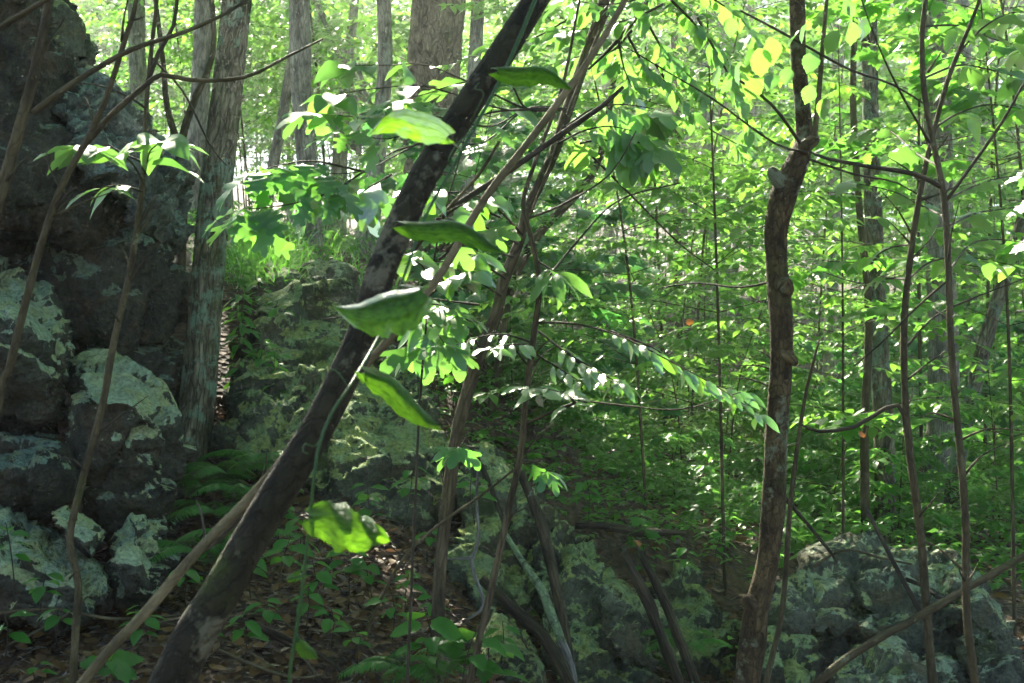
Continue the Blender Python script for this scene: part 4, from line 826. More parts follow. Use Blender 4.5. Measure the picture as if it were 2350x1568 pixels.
# ------------------------------------------------------------------ dead logs propped on the dark boulder, sticks on the litter
def log(label, path, mat, name='dead_log', cat='log', group='dead logs propped on the boulders', **kw):
    path = [(a, b, d, w * .68) for a, b, d, w in path]
    t = thing(name, P(*path[0][:3]), label, cat, group)
    branch(t, path, mat, name='shaft', sides=kw.pop('sides', 12), step=.05, **kw); return t
log('dark rotten log sliding down between the boulders', [(1195, 1085, 6.5, 30), (1240, 1200, 6.3, 38), (1275, 1340, 6.05, 36), (1300, 1470, 5.8, 30), (1325, 1620, 5.6, 28)], 'deadwood', lump=.22, seed=31, ridge=.14, sides=26)
ml = log('pole coated in bright green moss with a bare white lower end', [(1150, 1210, 6.2, 18), (1200, 1290, 6.0, 22), (1240, 1350, 5.9, 30), (1270, 1420, 5.8, 34), (1290, 1475, 5.75, 26)], 'mossy', name='mossy_pole', lump=.2, seed=32)
branch(ml, [(1288, 1470, 5.76, 22), (1310, 1530, 5.7, 20), (1325, 1620, 5.6, 18)], 'deadgrey', name='bare_end', sides=10, lump=.15)
log('thick dark log half hidden below the mossy pole', [(1105, 1330, 6.0, 30), (1180, 1400, 5.9, 40), (1260, 1480, 5.75, 44), (1330, 1620, 5.5, 44)], 'deadwood', lump=.2, seed=33, ridge=.14, sides=26)
log('split dark log leaning beside the tilted grey boulder', [(1432, 1275, 6.3, 22), (1455, 1320, 6.25, 38), (1490, 1390, 6.2, 42), (1525, 1480, 6.1, 36), (1580, 1620, 5.9, 34)], 'deadwood', lump=.28, seed=34, ridge=.18, sides=26)
log('mossy splintered log next to the split log', [(1462, 1258, 6.5, 16), (1500, 1330, 6.4, 30), (1545, 1430, 6.3, 34), (1610, 1600, 6.0, 34)], 'deadwood', lump=.28, seed=35, ridge=.18, sides=26)
log('short broken log lying level above the tilted boulder', [(1320, 1205, 7.2, 26), (1400, 1210, 7.2, 34), (1480, 1222, 7.2, 30), (1572, 1222, 7.2, 16)], 'deadwood', lump=.35, seed=36, ridge=.18, sides=26)
log('narrow bark strip hanging over the dark boulder', [(1070, 1010, 6.9, 14), (1110, 1080, 6.8, 18), (1150, 1180, 6.6, 16), (1165, 1260, 6.4, 10)], 'deadwood', lump=.2, seed=37)
tw = thing('twisted_twig', P(1098, 1060, 5.6), 'pale twisted dead twig hanging in front of the dark boulder', 'twig')
branch(tw, [(1098, 1060, 5.6, 5), (1094, 1150, 5.6, 7), (1098, 1240, 5.55, 8), (1082, 1290, 5.5, 9), (1100, 1350, 5.45, 9), (1110, 1390, 5.4, 8), (1085, 1415, 5.38, 6), (1060, 1425, 5.36, 4)], 'deadgrey', name='shaft', sides=8, lump=.1)
branch(tw, [(1084, 1280, 5.5, 7), (1055, 1282, 5.5, 6), (1020, 1284, 5.5, 4)], 'deadgrey', name='side_twig')
STICKS = [('long thin stick lying level below the wedge boulder', [(0, 1408), (120, 1398), (260, 1420), (420, 1412), (560, 1398)], 5.0, 9), ('dark stick lying just above the bottom left corner', [(20, 1480), (140, 1420), (200, 1370)], 4.8, 7),
          ('curved stick across the litter near the leaning pole', [(330, 1440), (450, 1420), (560, 1425), (690, 1480), (760, 1520), (830, 1590)], 4.7, 16), ('arched twig at the bottom below the vine', [(500, 1490), (590, 1530), (680, 1556), (740, 1548)], 4.5, 9),
          ('stick running down right of the vine', [(590, 1440), (680, 1490), (730, 1560), (760, 1600)], 4.6, 12), ('fine grey twig above the curved stick', [(380, 1430), (470, 1455), (560, 1490), (650, 1545)], 4.6, 5),
          ('slim leaning shoot rising from the litter toward the curved tree', [(790, 1575), (840, 1450), (920, 1290), (1000, 1210), (1100, 1140), (1190, 1070)], 4.9, 9),
          ('twisted root on the lichen slab below the crest boulders', [(665, 870), (690, 900), (730, 890), (770, 905), (830, 900)], 8.0, 9), ('twig arching over the top of the low outcrop', [(1870, 1300), (1905, 1275), (1950, 1262), (2020, 1280), (2090, 1295)], 6.6, 8),
          ('pale curved root on the top block of the low outcrop', [(2080, 1330), (2120, 1345), (2150, 1370), (2190, 1385)], 6.25, 10), ('thin dry branch slanting down behind the knotty trunk', [(1790, 1130), (1850, 1200), (1900, 1260), (1920, 1290)], 6.7, 10),
          ('fallen stick in the litter left of the leaning stem foot', [(130, 1560), (230, 1520), (330, 1470)], 4.5, 8), ('broken brown stick on the litter slope under the ferns', [(560, 1410), (640, 1420), (700, 1470)], 5.0, 8)]
for lb, pp, d, w in STICKS:
    n = len(pp); t = thing('fallen_stick', P(*pp[0], d), lb, 'stick', 'loose sticks')
    branch(t, [(a, b, d + .1 * math.sin(k * 2.1), w * (1 - .5 * k / n)) for k, (a, b) in enumerate(pp)], 'deadwood' if w > 9 else 'bark_sap', name='shaft', sides=7, lump=.15)

# ------------------------------------------------------------------ leaves one can pick apart
SHINE = [np.array(tuple(P(*q))) for q in ((1060, 785, 4.38), (1110, 775, 4.4), (1165, 785, 4.4), (1215, 890, 4.25), (1265, 900, 4.3), (1310, 880, 4.4), (1360, 850, 4.36), (1410, 875, 4.33), (1460, 790, 4.38), (1560, 840, 4.34), (2190, 1100, 3.97), (2196, 1200, 3.97), (2200, 1300, 3.97), (2206, 1400, 3.97), (2214, 1500, 3.97), (960, 600, 3.95), (1000, 560, 4.0), (1050, 545, 4.05), (1060, 470, 4.1), (970, 500, 4.0), (1050, 630, 3.95), (1030, 700, 3.95), (850, 435, 4.85), (820, 430, 4.85), (1748, 1000, 4.55), (1742, 1150, 4.55), (1735, 1280, 4.55))]
def put_leaf(br, base, pos, dr, up, size, kind, mat, k=None):
    if mat != 'leaf_gloss':                                # leaves that would stand in the light of the shining sprays
        c_ = np.array(tuple(pos + dr.normalized() * size * .5))
        for q in SHINE:
            v_ = c_ - q; s_ = v_ @ _TS
            if s_ > .25 and np.linalg.norm(v_ - s_ * _TS) < .10 + size * .3: return None
    else: up = Vector((-.22, -.30, .62)) + Vector((random.gauss(0, .16), random.gauss(0, .16), 0))
    dr = dr.normalized(); side = dr.cross(up)
    if side.length < 1e-4: side = Vector((1, 0, 0))
    side.normalize(); nr = side.cross(dr)
    o = bpy.data.objects.new('leaf', leaf_mesh(kind, random.randint(0, 2) if k is None else k, mat)); COL.objects.link(o)
    o.parent = br
    m = Matrix((side, dr, nr)).transposed().to_4x4() @ Matrix.Diagonal((size, size, size, 1))
    m.translation = pos - base
    o.matrix_basis = m
    return o
def spray(t, path, kind, n, size, mat='leaf_oval', droop=.35, start=.3, tilt=.3, wide=1.0, whorl=0, face=0.0, bw=(6, 2), bmat='twig'):
    """a twig along path [(px,py,d)] with leaves set alternately on both sides and a fan at its tip"""
    m = len(path) - 1
    pp = [(a, b, d, bw[0] + (bw[1] - bw[0]) * k / max(m, 1)) for k, (a, b, d) in enumerate(path)]
    rows = resample(path3(pp), .02)
    br = branch(t, None, bmat, rows=[tuple(r) for r in rows[::3]] + [tuple(rows[-1])], sides=5, step=.06)
    base = Vector(t.location)
    for k in range(n):
        f = start + (1 - start) * (k + random.random() * 1.3) / (n + .3)
        if random.random() < .08: continue
        i = min(int(f * (len(rows) - 1)), len(rows) - 2)
        p = Vector(rows[i][:3]); td = (Vector(rows[i + 1][:3]) - p).normalized()
        td = (Vector(rows[min(i + 6, len(rows) - 1)][:3]) - Vector(rows[max(i - 6, 0)][:3])).normalized()
        sd = td.cross(Vector((0, 0, 1))).normalized() * (1 if k % 2 else -1)
        d = td * random.uniform(.3, .9) + sd * random.uniform(.5, 1.0) * wide + Vector((0, 0, -droop + random.uniform(-.25, .2)))
        up = Vector((random.gauss(0, tilt), random.gauss(0, tilt), 1))
        if random.random() < face:
            up = Vector((random.gauss(0, .3), -1, .35 + random.gauss(0, .25))); d = td * .4 + sd * random.uniform(.2, .9) + Vector((0, 0, -.7))
        put_leaf(br, base, p + d.normalized() * size * .12, d, up, size * random.uniform(.55, 1.2), kind, mat)
    p = Vector(rows[-1][:3]); td = (Vector(rows[-1][:3]) - Vector(rows[-min(8, len(rows))][:3])).normalized(); a0 = random.uniform(0, 6.3)
    for k in range(whorl):
        a = a0 + k * 6.283 / whorl + random.uniform(-.2, .2)
        d = Vector((math.cos(a), math.sin(a), 0)) + td * .35 + Vector((0, 0, -droop * random.uniform(.5, 1.6)))
        up = Vector((random.gauss(0, tilt), random.gauss(0, tilt) - .35, 1))
        put_leaf(br, base, p + d.normalized() * size * .12, d, up, size * random.uniform(.75, 1.15), kind, mat)
    return br
# leaves on the wavy sapling before the crag
spray(stemC, [(330, 425, 4.3), (300, 370, 4.22), (245, 345, 4.15), (190, 335, 4.1)], 'oval', 7, .15, 'leaf_oval', .3, whorl=4)
spray(stemC, [(332, 400, 4.3), (345, 345, 4.2), (372, 325, 4.15)], 'oval', 4, .175, 'leaf_oval', .22, whorl=6)
spray(stemC, [(325, 440, 4.28), (280, 425, 4.2), (240, 430, 4.12)], 'long', 4, .13, 'leaf_oval', .3, whorl=2)
# lobed leaves left of the leaning stem, on long side twigs of the curved tree
spray(curv, [(1300, 250, 5.1), (1120, 260, 4.9), (960, 330, 4.7), (840, 390, 4.5), (745, 400, 4.4)], 'oak', 6, .19, 'leaf_sass', .45, start=.75, whorl=9, face=.4)
spray(curv, [(840, 390, 4.5), (760, 440, 4.35), (660, 470, 4.25), (570, 480, 4.2)], 'oak', 9, .18, 'leaf_sass', .35, whorl=6)
spray(curv, [(840, 395, 4.5), (720, 370, 4.4), (640, 380, 4.3), (600, 390, 4.25)], 'oak', 7, .17, 'leaf_sass', .4, whorl=5)
spray(curv, [(960, 330, 4.7), (900, 350, 4.55), (870, 370, 4.5)], 'oak', 4, .18, 'leaf_sass', .7, whorl=6, face=.5)
spray(curv, [(900, 400, 4.9), (865, 420, 4.9), (845, 430, 4.9)], 'sass', 5, .17, 'leaf_gloss', .5, whorl=7, face=.2)
for (a, b, c, d2, kd) in [((1150, 250, 4.3), (980, 200, 4.2), (850, 205, 4.1), (760, 220, 4.0), 'oval'), ((1120, 290, 4.3), (960, 260, 4.2), (850, 270, 4.1), (720, 260, 4.0), 'sass'), ((1100, 200, 4.5), (980, 150, 4.5), (890, 150, 4.3), (800, 150, 4.2), 'oval'), ((1100, 330, 4.2), (980, 300, 4.1), (880, 320, 4.0), (800, 300, 4.0), 'oak'), ((1160, 180, 4.5), (1060, 190, 4.3), (980, 215, 4.2), (920, 230, 4.1), 'sass')]:
    spray(curv, [(1300, 250, 5.1), (1210, 250, 4.8), a, b, c, d2], kd, 7, .125, 'leaf_oval', .22, start=.5, whorl=5, tilt=.35)
# the sunlit leaves between the leaning stem and the pole
for pa, kd, n in [([(1160, 640, 4.9), (1080, 590, 4.8), (1000, 570, 4.7)], 'oval', 8), ([(1190, 560, 4.9), (1110, 520, 4.8), (1020, 500, 4.8)], 'sass', 8), ([(1150, 680, 4.8), (1080, 640, 4.75), (985, 640, 4.7)], 'oval', 8), ([(1100, 700, 4.7), (1020, 690, 4.6), (960, 680, 4.5)], 'sass', 6), ([(1090, 740, 4.8), (1030, 720, 4.7), (990, 740, 4.6)], 'oval', 6),
                  ([(1080, 800, 4.9), (1000, 770, 4.7), (945, 790, 4.6)], 'sass', 6), ([(1180, 590, 4.9), (1090, 560, 5.0), (1000, 470, 5.0)], 'sass', 7), ([(1150, 500, 5.0), (1080, 470, 5.0), (1000, 430, 5.0)], 'oval', 6)]:
    spray(curv, pa, kd, n, .145, 'leaf_oval', .5, whorl=5, face=.35)
shoot = tree('leafy_shoot', 'slender leafy shoot full of sunlit leaves behind the leaning stem', [(955, 1100, 4.2, 11), (965, 900, 4.15, 10), (985, 680, 4.1, 9), (1010, 520, 4.1, 8), (1045, 400, 4.1, 6), (1070, 300, 4.1, 4)], 'twig', cat='sapling', sides=8, step=.05, seed=26, ws=.55)
for pa, kd, n in [([(985, 680, 4.1), (1030, 640, 4.05), (1075, 630, 4.0)], 'oval', 8), ([(990, 640, 4.1), (960, 600, 4.05), (930, 585, 4.0)], 'oval', 6), ([(1000, 580, 4.1), (1050, 545, 4.1), (1105, 530, 4.1)], 'sass', 8), ([(1005, 540, 4.1), (970, 505, 4.05), (935, 500, 4.0)], 'sass', 6), ([(1020, 490, 4.1), (1060, 470, 4.1), (1110, 460, 4.1)], 'oval', 7), ([(1030, 450, 4.1), (1000, 440, 4.05), (960, 435, 4.0)], 'oval', 6), ([(985, 700, 4.1), (1015, 700, 4.0), (1050, 720, 4.0)], 'sass', 7), ([(980, 740, 4.1), (1000, 760, 4.0), (1020, 790, 3.95)], 'sass', 6), ([(985, 720, 4.1), (950, 700, 4.1), (930, 690, 4.1)], 'oval', 5), ([(1000, 600, 4.1), (1040, 600, 4.2), (1080, 590, 4.2)], 'oval', 7)]:
    spray(shoot, pa, kd, n, .11, 'leaf_gloss' if kd == 'oval' else 'leaf_oval', .3, whorl=5, face=.2, bw=(4, 2))
# thin sapling: pinnate sprays whose upper faces shine, and the leaf fans further up
for pa, n in [([(1228, 790, 4.5), (1160, 768, 4.45), (1095, 775, 4.4), (1040, 795, 4.35)], 12), ([(1228, 800, 4.5), (1190, 790, 4.4), (1120, 800, 4.3)], 10), ([(1207, 973, 4.5), (1255, 950, 4.42), (1318, 926, 4.35), (1270, 895, 4.3), (1210, 890, 4.25)], 14), ([(1320, 925, 4.36), (1300, 905, 4.3), (1240, 905, 4.22)], 8),
              ([(1236, 760, 4.5), (1300, 810, 4.42), (1370, 850, 4.36), (1420, 880, 4.32)], 12), ([(1310, 820, 4.45), (1340, 840, 4.4), (1400, 870, 4.35)], 9), ([(1225, 810, 4.5), (1290, 850, 4.45), (1330, 875, 4.4)], 9)]:
    spray(thin, pa, 'long', n, .085, 'leaf_gloss', .10, start=.3, tilt=.14, whorl=3, wide=1.3)
spray(thin, [(1236, 740, 4.5), (1330, 745, 4.45), (1430, 775, 4.4), (1530, 825, 4.35), (1640, 885, 4.3), (1740, 950, 4.28)], 'long', 30, .095, 'leaf_gloss', .25, start=.3, tilt=.2, whorl=2, wide=1.2)
spray(thin, [(1400, 760, 4.6), (1500, 800, 4.6), (1600, 870, 4.6), (1700, 900, 4.6)], 'long', 20, .085, 'leaf_gloss', .3, start=.2, tilt=.2, whorl=2)
spray(thin, [(1235, 600, 4.5), (1260, 615, 4.45), (1275, 625, 4.4)], 'long', 3, .13, 'leaf_oval', .4, whorl=6)
for pa in [[(1280, 330, 4.7), (1340, 300, 4.8), (1400, 290, 4.8), (1450, 300, 4.8)], [(1330, 330, 4.8), (1380, 320, 4.8), (1440, 325, 4.8), (1490, 330, 4.75)], [(1300, 290, 4.8), (1360, 250, 4.9), (1430, 240, 4.9), (1500, 250, 4.9)]]:
    spray(thin, pa, 'sass', 7, .16, 'leaf_oval', .6, whorl=6, face=.3)
for pa in [[(1100, 1030, 4.4), (1070, 1020, 4.4), (1055, 1025, 4.4)], [(1190, 1060, 4.5), (1230, 1060, 4.5), (1255, 1080, 4.5)]]:
    spray(thin, pa, 'sass', 2, .095, 'leaf_sass', .5, whorl=5, face=.2)
# a leafy tree hanging in from above, between the curved and the knotty trunk
hang = thing('hanging_bough', P(1560, -150, 5.4), 'leafy bough with dark wiry twigs hanging from the top edge', 'branch')
branch(hang, [(1560, -160, 5.4, 22), (1500, -20, 5.4, 16), (1420, 90, 5.4, 10), (1350, 160, 5.4, 5)], 'twig', name='shaft')
for pa, kd, n in [([(1520, 10, 5.4), (1460, 40, 5.3), (1380, 60, 5.3), (1290, 75, 5.2)], 'oval', 11), ([(1540, 0, 5.5), (1600, 60, 5.6), (1650, 110, 5.6), (1690, 170, 5.6)], 'oval', 11), ([(1480, 40, 5.4), (1520, 110, 5.5), (1570, 160, 5.5), (1610, 210, 5.5)], 'sass', 10), ([(1440, 80, 5.4), (1480, 150, 5.4), (1540, 200, 5.4), (1580, 260, 5.4)], 'oval', 10),
                  ([(1420, 90, 5.4), (1430, 150, 5.3), (1450, 200, 5.2)], 'sass', 7), ([(1560, -60, 5.6), (1640, 0, 5.6), (1700, 40, 5.6), (1750, 110, 5.6)], 'oval', 11), ([(1540, -60, 5.3), (1480, -10, 5.2), (1400, 10, 5.1), (1300, 0, 5.0)], 'sass', 10), ([(1600, 40, 5.8), (1660, 150, 5.8), (1700, 220, 5.8), (1720, 300, 5.8)], 'oval', 9), ([(1450, 70, 5.6), (1400, 120, 5.7), (1330, 130, 5.7), (1260, 150, 5.7)], 'oval', 9), ([(1500, 140, 5.8), (1560, 230, 5.8), (1620, 290, 5.8), (1690, 330, 5.8)], 'sass', 9), ([(1500, -40, 5.8), (1350, 20, 5.9), (1220, 90, 5.9), (1130, 110, 5.8)], 'oval', 12)]:
    spray(hang, pa, kd, int(n * 1.85), .098, 'leaf_oval', .3, start=.15, whorl=4, tilt=.4, face=.15, bw=(7, 2))
# toothed round leaves round the neck of the knotty tree
rb = branch(knot, [(1700, 25, 4.5, 5), (1770, 62, 4.48, 6), (1830, 95, 4.46, 6), (1950, 160, 4.44, 6), (2050, 195, 4.42, 5), (2130, 245, 4.4, 4)], 'twig')
rb2 = branch(knot, [(1690, 180, 4.5, 6), (1770, 240, 4.5, 7), (1830, 320, 4.55, 8), (1855, 360, 4.58, 9)], 'twig')
for k, (a, b, s, f) in enumerate([(1740, 130, .125, 1), (1765, 105, .12, 1), (1720, 100, .09, 0), (1700, 160, .1, 0), (1738, 200, .10, 1), (1808, 175, .075, 1), (1862, 215, .085, 1), (1852, 75, .08, 0), (1835, 90, .10, 0), (1870, 140, .095, 1), (1940, 20, .08, 1), (1920, 90, .1, 1), (1955, 70, .1, 0), (1780, 190, .08, 0), (1895, 245, .09, 0), (1650, 170, .1, 0), (1680, 60, .08, 0), (1985, 60, .09, 0)]):
    d = Vector((random.uniform(-.5, .5), random.uniform(-.2, .3), -1 if f else -.35)); up = Vector((random.uniform(-.3, .3), -1, .3)) if f else Vector((random.uniform(-.4, .4), -.4, 1))
    put_leaf(rb if k % 2 else rb2, Vector(knot.location), P(a, b - 20, 4.42), d, up, s * .82, 'round', 'leaf_oval')
# sprays on the two slender trees at the right edge
for t_, pa, kd, n, s in [(r1, [(2126, 60, 4.2), (2200, 60, 4.6), (2280, 90, 4.9), (2360, 110, 5.0)], 'oval', 9, .12), (r1, [(2118, 180, 4.2), (2200, 150, 4.5), (2270, 160, 4.7), (2350, 180, 4.8)], 'oval', 9, .12), (r2, [(2200, 120, 4.5), (2260, 60, 4.6), (2320, 30, 4.7), (2380, 30, 4.8)], 'oval', 8, .12),
                         (r2, [(2150, 290, 4.5), (2200, 260, 4.7), (2270, 240, 4.8), (2340, 250, 4.8)], 'oval', 8, .11), (r1, [(2150, 380, 4.1), (2100, 350, 4.6), (2040, 300, 5.0), (1990, 300, 5.2)], 'maple', 9, .10), (r1, [(2168, 460, 4.1), (2230, 430, 5.0), (2290, 410, 5.4), (2360, 400, 5.6)], 'maple', 12, .11),
                         (r1, [(2172, 520, 4.1), (2240, 490, 5.0), (2300, 480, 5.4), (2370, 470, 5.6)], 'maple', 12, .11), (r1, [(2172, 500, 4.1), (2110, 470, 5.0), (2050, 440, 5.4), (1960, 420, 5.6)], 'maple', 12, .11), (r2, [(2085, 640, 4.5), (2140, 600, 5.0), (2220, 590, 5.4), (2330, 610, 5.6)], 'oval', 10, .12), (r2, [(2090, 560, 4.5), (2040, 570, 5.2), (1980, 600, 6), (1900, 600, 6.4)], 'small', 12, .08),
                         (r2, [(2080, 640, 4.5), (2030, 640, 5.4), (1970, 650, 6.2), (1890, 625, 6.6)], 'small', 12, .08), (r1, [(2178, 620, 4.2), (2230, 560, 5), (2290, 550, 5.4), (2370, 560, 5.6)], 'maple', 9, .11)]:
    spray(t_, pa, kd, n, s, 'leaf_oval', .25, start=.3, whorl=4, tilt=.4, face=.1)
# bare wiry twigs crossing the upper half
for t_, pa in [(knot, [(1860, 350, 4.56), (1780, 330, 4.5), (1640, 230, 4.5), (1540, 170, 4.5), (1440, 110, 4.5)]), (knot, [(1855, 365, 4.56), (1960, 400, 4.5), (2060, 420, 4.45), (2140, 470, 4.4)]), (r1, [(2135, 330, 4.0), (2060, 200, 4.0), (2010, 90, 4.0), (1970, -20, 4.0)]), (r1, [(2180, 640, 4.0), (2110, 700, 4.1), (2020, 790, 4.2), (1960, 840, 4.3)]),
               (r2, [(2078, 800, 4.4), (2140, 730, 4.4), (2220, 690, 4.4), (2350, 640, 4.4)]), (knot, [(1800, 640, 4.6), (1700, 660, 4.7), (1600, 650, 4.8), (1520, 660, 4.9)]), (thin, [(1240, 660, 4.5), (1320, 560, 4.6), (1420, 460, 4.7), (1560, 420, 4.8)]), (curv, [(1200, 540, 5.0), (1130, 470, 4.9), (1060, 440, 4.8), (990, 450, 4.8)]), (curv, [(1290, 290, 5.1), (1380, 380, 5.0), (1470, 470, 5.0), (1560, 560, 5.0), (1640, 620, 5.0)]),
               (thin, [(1215, 500, 4.5), (1290, 470, 4.6), (1400, 400, 4.7), (1460, 300, 4.7)]), (thin, [(1205, 975, 4.5), (1320, 925, 4.4), (1420, 930, 4.4), (1560, 940, 4.4), (1700, 900, 4.4)]), (stemC, [(345, 130, 4.3), (420, 210, 4.35), (480, 330, 4.4), (520, 380, 4.45)])]:
    n = len(pa); branch(t_, [(a, b, d, 6.5 - 4.5 * k / n) for k, (a, b, d) in enumerate(pa)], 'twig', sides=5)

# ------------------------------------------------------------------ the climbing vine close to the camera
vine = thing('climbing_vine', P(665, 1590, 2.0), 'green climbing vine with big leathery leaves winding up the leaning stem', 'vine')
VD = 2.1
branch(vine, [(660, 1600, 2.1, 8.2), (668, 1520, 2.1, 8.2), (690, 1380, 2.1, 8.2), (712, 1180, 2.1, 7.5), (728, 1040, 2.1, 7.5), (760, 950, 2.15, 6.8), (800, 890, 2.2, 6.8), (870, 770, 2.45, 6.8), (925, 640, 2.6, 6.8), (975, 500, 2.68, 6.8), (1030, 400, 2.7, 7.5), (1085, 300, 2.72, 8.2), (1150, 180, 2.74, 8.8), (1195, 80, 2.76, 9.5), (1240, -30, 2.78, 9.5)], 'vine_stem', name='stem', sides=9, lump=.04)
def vine_leaf(base, tip, width, up_a, down_a, bend=.06, wave=0.0, seed=0, nT=18, nQ=10, petiole=None, droop=0.0, arch=0.0):
    """up_a, down_a: how far the upper and the lower half of the blade swing back from facing the viewer, in degrees"""
    b, e = P(*base), P(*tip); u_ = e - b; ln = u_.length; u_n = u_ / ln
    vdir = ((b + e) / 2 - Vector((0, 0, CAM_Z))).normalized()
    s = u_n.cross(vdir).normalized()
    if s.z < 0: s = -s
    hw = width * base[2] / F / 2; V, UV = [], []
    for i in range(nT + 1):
        t = i / nT
        w = hw * (math.sqrt(max(0, 1 - ((.36 - t) / .38) ** 2)) if t < .36 else max(0, 1 - ((t - .36) / .64) ** 1.9) ** .9) + hw * .01
        for j in range(nQ + 1):
            q = j / nQ * 2 - 1
            a = R(up_a if q > 0 else down_a) * (.55 + .45 * abs(q))
            hd = s * (math.cos(a) * (1 if q > 0 else -1)) + vdir * math.sin(a)
            back = -.12 * ln * (abs(q) ** 1.4) * math.exp(-t * 7)
            rip = wave * hw * math.sin(t * 17 + seed + q * 2.5) * abs(q) ** 1.6 + .012 * hw * math.cos(q * 16)
            ww = w * (1 + wave * .3 * math.sin(t * 21 + seed * 2) + .05 * math.sin(t * 37 + seed * 5 + (q > 0) * 2) + .035 * math.sin(t * 71 + seed))
            UV.append((q, t * 1.6, seed * 3.0)); V.append(b + u_n * (t * ln + back) + hd * (abs(q) * ww) + vdir * (rip + bend * ln * math.sin(math.pi * t)) - Vector((0, 0, droop * ln * t * t)) + s * (arch * ln * math.sin(math.pi * t) + .02 * ln * math.sin(t * 9 + seed)) - Vector(vine.location))
    Fq = [(i * (nQ + 1) + j, (i + 1) * (nQ + 1) + j, (i + 1) * (nQ + 1) + j + 1, i * (nQ + 1) + j + 1) for i in range(nT) for j in range(nQ)]
    o = link('leaf', mk_mesh('vine_leaf', np.array([tuple(v) for v in V]), [np.array(Fq)], vattr=UV), M['leaf_vine'], vine)
    if petiole:
        rows = [(*(P(*petiole) - Vector(vine.location)), .0022), (*(b - Vector(vine.location)), .002)]
        V2, f2, bk = tube(rows, sides=6, step=.02, lump=.02)
        link('petiole', mk_mesh('petiole', V2, f2, vattr=bk), M['vine_stem'], o)
    return o
vine_leaf((1026, 318, 2.3), (846, 306, 2.15), 78, 40, 15, bend=-.05, wave=.13, arch=.13, seed=1, petiole=(1060, 345, 2.68))
vine_leaf((1142, 166, 2.45), (1316, 192, 2.4), 74, 78, 15, bend=.06, wave=.14, arch=.10, seed=2, petiole=(1155, 170, 2.72), droop=.05)
vine_leaf((928, 516, 2.4), (1160, 560, 2.3), 84, 78, 20, bend=.05, wave=.16, arch=.07, seed=3, petiole=(960, 540, 2.66), droop=.06)
vine_leaf((966, 662, 2.15), (766, 706, 2.05), 168, 85, 8, bend=.05, wave=.09, arch=-.06, seed=4, petiole=(918, 655, 2.58))
vine_leaf((841, 854, 2.15), (1012, 975, 2.1), 80, 55, 35, bend=.05, wave=.14, seed=5, petiole=(815, 870, 2.25), droop=.08)
vine_leaf((716, 1188, 2.08), (896, 1226, 2.0), 112, 35, 15, bend=-.06, wave=.30, seed=6, nT=34, nQ=14, petiole=(712, 1180, 2.1), droop=.08)
vine_leaf((685, 1474, 2.1), (730, 1512, 2.08), 44, 60, 20, bend=.1, seed=7, petiole=(680, 1450, 2.1))
vine_leaf((660, 1330, 2.1), (690, 1310, 2.1), 26, 60, 30, seed=8, petiole=(698, 1320, 2.1))
for pa in [[(735, 1010, 2.1), (720, 1025, 2.09), (700, 1018, 2.09), (695, 1035, 2.08), (708, 1042, 2.08)], [(800, 890, 2.2), (770, 850, 2.2), (740, 852, 2.2), (730, 875, 2.2)], [(1085, 300, 2.7), (1050, 330, 2.62), (1030, 365, 2.6), (1035, 385, 2.62)], [(1080, 280, 2.7), (1110, 215, 2.65), (1090, 205, 2.62), (1100, 190, 2.62)]]:
    branch(vine, [(a, b, d, 3.2) for a, b, d in pa], 'vine_stem', name='tendril', sides=5, step=.01)

# ------------------------------------------------------------------ seedlings and ferns near the rocks
def rock_top(px, py, d): return P(px, py, d)
def seedling(px, py, d, h, n, size, kind, label, mat='leaf_fern', group='small plants on the litter slope', lay=.3):
    p = P(px, py, d); t = thing('seedling', p, label, 'seedling', group)
    top = p + Vector((random.uniform(-.3, .3) * h, random.uniform(-.2, .1) * h, h))
    link('stem', stem_mesh('stem', [(*(p - Vector((0, 0, .05))), .003), (*((p + top) / 2 + Vector((random.uniform(-.02, .02), 0, 0))), .0024), (*top, .0014)], p, sides=5, step=.05), M['twig'], t)
    for k in range(n):
        f = .45 + .55 * k / n; a = k * 2.4 + random.uniform(-.3, .3)
        q = p.lerp(top, f); dr = Vector((math.cos(a), math.sin(a), random.uniform(-lay, .15)))
        put_leaf(t, p, q + dr * size * .15, dr, Vector((random.gauss(0, .25), random.gauss(0, .25) - .2, 1)), size * random.uniform(.7, 1.2), kind, mat)
    return t
